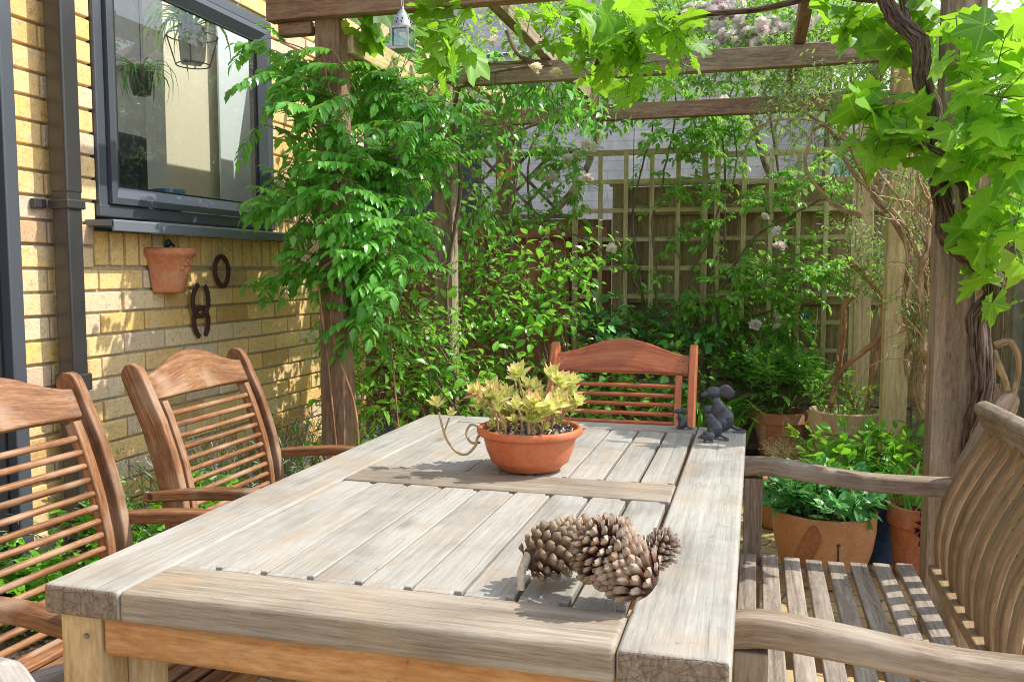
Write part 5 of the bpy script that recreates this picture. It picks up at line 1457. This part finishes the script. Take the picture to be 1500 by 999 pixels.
tree((1.9,5.0,0), [((1.75,4.6,1.75),(.25,.5,.25),1), ((1.8,5.4,1.9),(.3,.5,.3),1), ((1.6,4.2,1.45),(.14,.3,.15),.4)], 260, 'leafy bush rising over the concrete fence behind the grapevine', size=.06)

# ------------------------------------------------------------------ pots
def pot(name, x, y, h, r, label, mat, style='plain', cat='potted plant', rb=.62, z=0):
    t = empty(name, (x, y, z), label, cat)
    if style == 'rim':
        prof = [(.001,0),(r*rb,0),(r*rb+.004,.006),(r*.90,h*.74),(r*.91,h*.75),(r*.985,h*.755),(r*1.0,h*.77),(r*1.0,h*.985),(r*.99,h),(r*.93,h),(r*.90,h*.97),(r*.86,h*.9),(.001,h*.88)]
    elif style == 'belly':
        prof = [(.001,0),(r*.60,0),(r*.64,.008),(r*.82,h*.25),(r*.93,h*.5),(r*.985,h*.75),(r*.99,h*.93),(r*1.0,h*.97),(r*.985,h),(r*.93,h*.995),(r*.90,h*.96),(r*.88,h*.85),(.001,h*.84)]
    else:
        prof = [(.001,0),(r*.55,0),(r*.58,.006),(r*.72,h*.4),(r*.88,h*.8),(r*.93,h*.93),(r*1.0,h*.96),(r*1.0,h*.99),(r*.96,h),(r*.90,h*.98),(r*.86,h*.9),(.001,h*.88)]
    b = MB(); b.lathe(prof, (x, y, z), 48); p = b.build('pot', mat, t)
    b = MB(); b.lathe([(.0001,h*.9),(r*.5,h*.91),(r*.89,h*.895)], (x, y, z), 24); b.build('soil', M['soil'], t)
    return t, np.array([x, y, z+h*.9]), p
def fan(base, n, rad, tilt, steps, step, grav=.05, wander=.08):
    a = rng.random(n)*2*PI; rr = rad*np.sqrt(rng.random(n))
    P = base+np.stack([rr*np.cos(a), rr*np.sin(a), np.zeros(n)], 1)
    D = np.stack([np.cos(a)*tilt*rr/rad, np.sin(a)*tilt*rr/rad, np.ones(n)], 1)
    return shoots(P, D, steps, step, grav, wander)
PEO = T_compound([(0,(.45,0),.6),(R(48),(.32,.05),.5),(R(-48),(.32,-.05),.5),(R(80),(.12,.04),.40),(R(-80),(.12,-.04),.40)], leaf=T_ovate(.22,.06,.25,4))
PAR = T_compound([(0,(.4,0),.6),(R(40),(.35,.05),.5),(R(-40),(.35,-.05),.5),(R(85),(.15,.05),.4),(R(-85),(.15,-.05),.4)], leaf=T_ovate(.45,.10,.2,3))
# peony
pp = at(1140, 667, Y=5.62)
t, q, _ = pot('potted_plant', pp[0], 5.62, .285, .175, 'large glossy leaved plant in a rimmed terracotta pot with lime marks', M['terra_old'], 'rim', z=max(0, pp[2]))
S = fan(q, 34, .07, 1.15, 7, .058, .035)
ls = LeafSet(); leaves_on(ls, S[:28], PEO, .165, .66, 2, .9, .0, nup=.9, sun=.6, nr=.35); ls.build('foliage', M['L_peony'], t); stems([S], .004, .002, 'stems', M['stem_green'], t)
# strap plant
for px, lab in ((1036,'strap leaved plant behind the red chair and the iron mice'),):
    c_ = at(px, 640, Y=5.5); t = empty('strappy_plant', (c_[0], 5.5, 0), lab, 'plant'); n = 110
    a = rng.random(n)*2*PI; D = np.stack([np.cos(a)*.38, np.sin(a)*.38, .9+.5*rng.random(n)], 1); P = np.stack([c_[0]+.10*rng.normal(size=n), 5.5+.06*rng.normal(size=n), np.full(n,.08)], 1)
    ls = LeafSet(); ls.put(T_strap(.030,8,1.1), P, D, -D*[1,1,0]+[0,0,.6], .38+.24*rng.random(n)); ls.build('foliage', M['L_strap'], t)
# bed plants below the rose
shrub('bed_plant', [B(1120,500,5.8,.20,.12,.12), B(1080,540,5.75,.2,.12,.10)], 60, (at(1120,640,Y=5.8)[0], 5.8, 0), 'dark leaved aquilegia with pale flowers behind the peony pot', 'plant', M['L_rose'], OVw, .055, 5, .045, nmain=5)
aq = COL.objects[-1]
fl = empty('flowering_stems', at(1140,560,Y=5.6), 'pale nodding flowers on thin stems above the glossy potted plant', 'flowers')
b = MB(); tips = [at(x,y,Y=5.6) for x,y in ((1136,465),(1140,480),(1106,477))]
for p in tips: b.tube(spline([at(1135,600,Y=5.6), (at(1135,540,Y=5.6)+p)/2, p], 10), .002, 5)
b.build('stems', M['stem_green'], fl); blooms(fl, tips, .034, M['petal'], 'flower')
shrub('bed_plant', [B(930,480,5.6,.25,.15,.10), B(880,490,5.5,.2,.15,.10), B(1000,510,5.7,.2,.1,.1)], 80, (at(920,600,Y=5.6)[0], 5.6, 0), 'leafy green bed plant behind the crest of the red chair', 'plant', M['L_kale'], OVw, .08, 5, .05, nmain=5)
shrub('bed_plant', [B(900,600,5.2,.45,.2,.18), B(860,560,5.2,.3,.2,.15), B(960,560,5.4,.3,.15,.15)], 150, (-.5, 5.2, 0), 'low leafy plants seen between the dowels of the red chair', 'plant', M['L_peony'], OVw, .07, 5, .05, nmain=5)
# trained branches in a pot
c_ = at(1238, 600, Y=4.95)
t, q, _ = pot('potted_plant', c_[0], 4.95, max(.25, c_[2]), .185, 'tan pot holding thick pruned orange brown branches beside the pale post', M['terra_cream'], 'rim')
b = MB()
for a_, r0, r1 in (([(1217,600,4.95),(1232,500,4.95),(1240,450,4.95),(1251,432,4.95)], .016, .014), ([(1220,590,4.9),(1232,545,4.9),(1262,515,4.9),(1290,485,4.9),(1292,440,4.9),(1272,410,4.9),(1245,384,4.9)], .012, .017),
                   ([(1268,602,4.95),(1280,540,4.95),(1292,490,4.95),(1305,445,4.95),(1318,425,4.95)], .014, .009), ([(1252,600,4.95),(1236,560,4.95),(1232,520,4.95)], .008, .006), ([(1200,570,4.92),(1222,545,4.92),(1230,520,4.92)], .006, .005)):
    P = wobble(spline(path(*a_), 26), .006, 4); b.tube(P, np.linspace(r0, r1, 26)*1.05, 9, wob=.15)
b.build('branches', M['bark_orange'], t)
S = fan(q, 60, .13, .6, 5, .035, .0); ls = LeafSet(); leaves_on(ls, S, OVn, .04, .0, 1); ls.build('foliage', M['L_celery'], t); stems([S], .0018, .001, 'shoots', M['stem_green'], t)
P = np.array([at(1280,395,Y=4.85), at(1265,410,Y=4.85), at(1300,380,Y=4.8), at(1265,345,Y=4.85), at(1290,360,Y=4.8)]).repeat(14, 0)+rng.normal(size=(70,3))*.05
S = shoots(P, rdir(70), 6, .03, .05, .25); ls = LeafSet(); leaves_on(ls, S, T_ovate(.16,.05,.2,3), .034, 0, 2, 1.0); ls.build('climbing_leaves', M['L_jasmine'], t); stems([S], .0012, .0008, 'tendrils', M['stem_green'], t)
# leaf pattern pot
LP = at(1207, 745, Y=3.5)
t, q, po_ = pot('potted_plant', LP[0], 3.5, LP[2]+.004, .192, 'round tan clay pot with a raised leaf pattern, behind the bench seat', M['terra_tan'], 'belly')
h = LP[2]; b = MB()
def onpot(ang, v, off=.002):
    r_ = .192*np.interp(v, [0,.25,.5,.75,.93,1], [.64,.82,.93,.985,.99,1])+off
    return np.array([LP[0]+r_*math.cos(ang), 3.5+r_*math.sin(ang), v*h])
a0_ = R(-112)
mid = [onpot(a0_-.32+.62*u, .34+.42*u+.10*math.sin(u*PI)) for u in np.linspace(0, 1, 14)]
b.tube(mid, np.linspace(.008,.004,14), 6)
for i in range(22):
    u = .05+.9*i/21
    for sgn in (1, -1):
        L = .30*math.sin(PI*min(1, u*.9+.12))
        P = [onpot(a0_-.32+.62*u+s_*L*(.35+.05*sgn)+.0, .34+.42*u+.10*math.sin(u*PI)+sgn*s_*L*.95*(1 if sgn > 0 else .8), .001) for s_ in np.linspace(0, 1, 6)]
        P = [p_ for p_ in P if 0 < p_[2] < h*.98]
        if len(P) > 2: b.tube(P, np.linspace(.0052,.002,len(P)), 5)
b.build('leaf_relief', M['terra_relief_shade'], po_)
b = MB(); b.blob(onpot(R(-78),.70,-.004), (.010,.006,.008)); b.blob(onpot(R(-73),.30,-.004), (.010,.006,.008)); b.tube(spline([onpot(R(-78),.68), onpot(R(-77),.5), onpot(R(-76),.36), onpot(R(-73),.3)],10), .003, 6); b.build('crack_tie', M['rust'], po_)
S = fan(q, 46, .12, .9, 5, .032, .02); ls = LeafSet(); leaves_on(ls, S, PAR, .075, .3, 1, .8, .1, nup=.8); leaves_on(ls, S[:30], OVw, .085, .5, 1, .9, .2); ls.build('foliage', M['L_kale'], t); stems([S], .003, .0015, 'stems', M['stem_green'], t)
# blue pot with tall bright plant
bp = at(1283, 722, Y=3.84); bz = at(1285, 832, Z=0)
t, q, _ = pot('potted_plant', bp[0], 3.84, bp[2]+.005, .150, 'tall bright green plant in a dark blue glazed pot with a pale rope rim', M['blue_pot'], 'taper', z=0)
b = MB(); an = np.linspace(0, 2*PI, 90); b.tube([(bp[0]+.143*math.cos(a), 3.84+.143*math.sin(a), bp[2]+.004) for a in an], .009, 8, wob=.35); b.build('rope_rim', M['rope'], t)
q2 = at(1258, 700, Y=3.84); S = fan(np.array([q2[0], 3.84, q[2]]), 40, .09, .75, 7, .042, .02, .06)
ls = LeafSet(); leaves_on(ls, S, T_ovate(.3,.07,.2,4), .060, .35, 2, .8, .0, nup=.6); leaves_on(ls, S[:14], OVw, .085, .5, 1, 1.0, .2); ls.build('foliage', M['L_celery'], t); stems([S], .004, .002, 'stems', M['stem_green'], t)
# right terracotta pot with grasses
rp = at(1352, 738, Y=3.55)
t, q, _ = pot('potted_plant', rp[0], 3.55, rp[2], .125, 'terracotta pot of grassy leaves with dark red rosettes spilling over its rim', M['terra'], 'rim', rb=.7)
n = 70; a = rng.random(n)*2*PI; D = np.stack([np.cos(a)*.5, np.sin(a)*.5, .8+.6*rng.random(n)], 1); P = np.tile(q, (n,1))+rng.normal(size=(n,3))*[.05,.05,.003]
ls = LeafSet(); ls.put(T_strap(.02,8,1.0), P, D, -D*[1,1,0]+[0,0,.6], .16+.14*rng.random(n)); ls.build('grass_leaves', M['L_strap'], t)
ls = LeafSet()
for i in range(16):
    p = at(1352+rng.normal()*9, 768+rng.normal()*16, Y=3.42); rosette(ls, p, (rng.normal()*.4,-1,.4+rng.normal()*.4), .020, 14)
for i in range(7):
    p = q+np.array([rng.normal()*.06, rng.normal()*.05, .015]); rosette(ls, p, (0,-.2,1), .018, 12)
ls.build('red_rosettes', M['L_sedum'], t)
# small olive tuft in cream pot
c_ = at(1165, 672, Y=4.75)
t, q, _ = pot('potted_plant', c_[0], 4.75, max(.16, c_[2]+.02), .125, 'small olive coloured tuft in a low cream clay pot beside the peony pot', M['terra_cream'], 'plain')
S = fan(q, 240, .11, 1.2, 5, .022, .0, .25); ls = LeafSet(); leaves_on(ls, S, TINY, .013, .1, 2, 1.0); ls.build('foliage', M['L_olive'], t); stems([S], .0012, .0008, 'twigs', M['stem_tan'], t)
c_ = at(1102, 672, Y=4.9)
t, q, _ = pot('empty_pot', c_[0], 4.9, max(.08, c_[2]), .07, 'small cream pot close beside the table corner', M['terra_cream'], 'plain', cat='pot')
c_ = at(1138, 715, Y=4.2)
t, q, _ = pot('empty_pot', c_[0]-.0, 4.2, max(.1, c_[2]+.03), .11, 'low tan pot seen under the far bench arm', M['terra_tan'], 'belly', cat='pot')
c_ = at(1325, 640, Y=4.65)
t, q, _ = pot('potted_plant', c_[0], 4.65, .26, .12, 'feathery pale green plant in a terracotta pot between the right posts', M['terra'], 'rim')
S = fan(q, 150, .10, 1.1, 9, .03, .02, .2); ls = LeafSet(); leaves_on(ls, S, T_ovate(.06,.02,.1,2), .035, .1, 2, 1.0); ls.build('foliage', M['L_jasmine'], t); stems([S], .0014, .0008, 'stems', M['stem_green'], t)
# greenery right of the bench
shrub('bed_plant', [B(1390,700,4.0,.14,.14,.10), B(1420,760,3.9,.2,.14,.14), B(1500,700,3.9,.3,.14,.14)], 90, (at(1420,700,Y=4.0)[0], 4.0, 0), 'bright low plants glimpsed between the bench splats', 'plant', M['L_celery'], OVn, .07, 5, .05, nmain=4)
b = MB()
for a_ in ([(1452,500,3.9),(1480,505,3.9),(1495,540,3.9),(1480,590,3.9),(1470,640,3.9),(1475,700,3.9)], [(1450,520,3.8),(1470,560,3.8),(1475,610,3.8),(1485,700,3.8)], [(1455,560,3.85),(1462,600,3.85),(1480,640,3.85),(1500,700,3.85)], [(1445,600,3.8),(1460,640,3.8),(1475,690,3.8)]):
    b.tube(wobble(spline(path(*a_), 24), .008, 4), np.linspace(.015,.012,24), 7, wob=.25)
tag(b.build('bare_stems', M['bark_tan']), 'bare arching tan stems right of the shaggy grapevine trunk', 'stems')

# --- left side: bag, troughs and herbs along the wall
bg = empty('compost_bag', (-1.74, 1.72, 0), 'shiny black plastic growing bag with herbs beside the near armchair', 'bag')
b = MB(); prof = [(.001,0),(.16,0),(.18,.03),(.185,.12),(.175,.2),(.19,.27),(.185,.30),(.17,.29),(.16,.25),(.001,.24)]
b.lathe(prof, (-1.74, 1.72, 0), 60, sx=1.15, sy=1.5)
V = b.V[0]; an = np.arctan2(V[:,1]-1.72, V[:,0]+1.74); f_ = .012*np.sin(an*9+V[:,2]*30)+.009*np.sin(an*17-V[:,2]*45)+.006*np.sin(an*31+V[:,2]*80)
V[:,0] += f_*np.cos(an); V[:,1] += f_*np.sin(an); b.V[0] = V; N_ = b.N; b.N = [np.zeros_like(V)]
o = b.build('bag', M['black'], bg, custom=False)
b = MB(); b.lathe([(.0001,.25),(.18,.25)], (-1.74,1.72,0), 24, sx=1, sy=1.4); b.build('soil', M['soil'], bg)
def herb(t, c, n, rad, h, mat, tm, size, sy=1.0):
    S = fan(np.zeros(3), n, rad, 1.0, 5, h/5, .02, .10); S[...,1] *= sy; S += np.array(c)
    ls = LeafSet(); leaves_on(ls, S, tm, size, .35, 2, .9, .1, nup=.8); ls.build('foliage', mat, t); stems([S], .0022, .0012, 'stems', M['stem_green'], t)
herb(bg, (-1.84, 1.98, .22), 20, .11, .22, M['L_celery'], PAR, .075, 1.3)
tb2 = empty('planting_trough', (-1.93, 2.28, 0), 'dark trough of celery like herbs against the wall below the drainpipe', 'planter')
b = MB(); b.box((-1.95, 2.38, .15), (.24, .62, .30), r=.02, n=2); b.box((-1.95, 2.38, .295), (.27, .65, .025), r=.01, n=2); b.build('trough', M['blue_pot'], tb2)
b = MB(); b.box((-1.95, 2.38, .309), (.22, .6, .006), r=.002); b.build('soil', M['soil'], tb2)
herb(tb2, (-1.93, 2.36, .30), 34, .13, .17, M['L_celery'], PAR, .070, 2.4)
lv = empty('lavender_bush', (-1.85, 2.95, 0), 'lavender bush with silvery leaves growing against the wall behind the second chair', 'shrub')
S = fan(np.zeros(3), 330, .17, .8, 8, .055, .0, .10)*np.array([1,2.5,1])+np.array([-1.88,3.0,.12])
ls = LeafSet(); leaves_on(ls, S, T_ovate(.10,.03,.15,3), .045, .1, 2, .8, -.1, jit=.3); ls.build('foliage', M['L_grey'], lv); stems([S], .0022, .0012, 'stems', M['stem_green'], lv)
g_ = S[::4]; T_ = g_[:, -1]; n = len(T_); ls = LeafSet()
for k in range(5): ls.put(T_ovate(.4,.2,.1,2), T_+np.array([0,0,.008*k]), rdir(n)+np.array([0,0,.6]), rdir(n), .010)
ls.build('flower_spikes', M['petal_lilac'], lv)
shrub('bed_plant', [((-1.75,3.5,.25),(.25,.3,.2),1), ((-1.6,2.8,.12),(.2,.4,.08),1)], 60, (-1.7, 3.3, 0), 'low green leaves at the foot of the wall behind the armchairs', 'plant', M['L_celery'], OVw, .05, 5, .04, nmain=4)

# ------------------------------------------------------------------ small hanging things
lc = at(590, 48, Y=2.80)
ln = empty('hanging_lantern', lc, 'small pierced metal lantern hanging from the front beam', 'lantern')
s_ = .029; zb, zt = lc[2]-.055, lc[2]+.012
b = MB(); b.box((lc[0], lc[1], zb), (s_*2+.008, s_*2+.008, .010), r=.002); b.box((lc[0], lc[1], zt), (s_*2+.006, s_*2+.006, .008), r=.002)
for sx in (-1,1):
    for sy in (-1,1): b.box((lc[0]+sx*s_, lc[1]+sy*s_, (zb+zt)/2), (.006,.006,zt-zb), r=.001)
b.lathe([(s_*1.45,zt+.004),(s_*1.3,zt+.022),(s_*.55,zt+.052),(.006,zt+.064),(.004,zt+.07)], (lc[0], lc[1], 0), 4, a0=PI/4, a1=2*PI+PI/4)
b.build('frame', M['zinc'], ln)
b = MB()
for sx, sy in ((1,0),(-1,0),(0,1),(0,-1)): b.box((lc[0]+sx*s_, lc[1]+sy*s_, (zb+zt)/2), ((.002 if sx else s_*1.8), (.002 if sy else s_*1.8), zt-zb-.012), r=.0005)
b.build('glass', M['lglass'], ln)
b = MB(); 
for k in range(6):
    cz = zt+.08+.026*k; P = [(lc[0]+(.008*math.cos(a) if k%2 else 0), lc[1]+(0 if k%2 else .008*math.cos(a)), cz+.016*math.sin(a)) for a in np.linspace(0,2*PI,17)]; b.tube(P, .0022, 5)
b.build('chain', M['zinc'], ln)
b = MB()
for sx, sy in ((1,0),(-1,0),(0,-1)):
    for i in range(3):
        for j in range(2-(i>1)): b.blob((lc[0]+sx*s_*(1.13-.3*i)+(0 if sx else (j-.5)*.018), lc[1]+sy*s_*(1.13-.3*i)+(0 if sy else (j-.5)*.018), zt+.016+.012*i), (.003,.003,.004), seg=6)
b.build('piercings', M['gasket'], ln)
# metal butterfly
def flower_orn(px, py, Y, label):
    c = at(px, py, Y=Y); t = empty('metal_butterfly', c, label, 'ornament'); ls = LeafSet()
    A = [R(30),R(150),R(-35),R(215),R(90)]
    D = np.array([(math.cos(a),0,math.sin(a)) for a in A]); ls.put(T_ovate(.42,.05,.05,4), np.tile(c,(5,1)), D, np.tile((0,-1.0,.1),(5,1)), np.array([.07,.07,.05,.05,.045])); ls.build('wings', M['orange'], t)
    ls = LeafSet(); ls.put(T_ovate(.3,.05,.05,4), np.tile(c+np.array([0,-.004,0]),(5,1)), D, np.tile((0,-1.0,.1),(5,1)), np.array([.045,.045,.03,.03,.03])); ls.build('wing_marks', M['yellow'], t)
    b = MB(); b.tube([c+np.array([0,-.006,-.03]), c+np.array([0,-.008,.035])], .005, 6); b.build('body', M['rust'], t)
flower_orn(740, 258, 5.40, 'orange and yellow metal butterfly fixed to the rear left post')
c_ = at(1425, 160, Y=3.02); rf = empty('metal_butterfly', c_, 'small red and yellow ornament among the grape leaves at the right', 'ornament')
ls = LeafSet(); ls.put(T_ovate(.42,.05,.05,4), np.tile(c_,(3,1)), np.array([(.3,0,1),(1,0,.1),(-.3,0,-1.0)]), np.tile((0,-1.0,0),(3,1)), .05); ls.build('wings', M['orange'], rf)
c_ = at(1178, 462, Y=5.80); g = MB(); g.lathe([(.001,-.028),(.022,-.026),(.030,-.01),(.032,.018),(.029,.024),(.001,.02)], c_, 20)
tag(g.build('glass_votive', M['bluegl']), 'blue glass votive hung on the trellis between two canes', 'ornament')
cn = MB(); cn.tube([at(1170,450,Y=5.79), at(1169,512,Y=5.79)], .004, 6); cn.tube([at(1198,450,Y=5.79), at(1192,512,Y=5.79)], .004, 6); cn.tube([at(1166,484,Y=5.785), at(1200,484,Y=5.785)], .003, 6)
tag(cn.build('cane_frame', M['cane']), 'small frame of tan garden canes behind the flowering stems', 'cane frame')
b = MB(); c_ = at(929, 180, Y=5.45); P = [c_+np.array([.02*math.cos(a)-.0, 0, .02*math.sin(a)]) for a in np.linspace(0, R(270), 12)]; b.tube(P, .003, 5); b.tube([at(929,188,Y=5.45), at(926,335,Y=5.45)], .0025, 5)
tag(b.build('hanging_hook', M['cord']), 'thin dark hook and cord hanging from the farthest beam', 'hook')
# fallen leaves and debris on the paving
n = 900; P = np.stack([rng.uniform(-2.0,1.5,n), rng.uniform(2.6,5.3,n), np.full(n,.004)], 1); ls = LeafSet()
ls.put(OV, P, rdir(n)*[1,1,.1], rdir(n)*.3+np.array([0,0,1.0]), .008+.022*rng.random(n)); tag(ls.build('leaf_litter', M['L_olive']), kind='stuff')
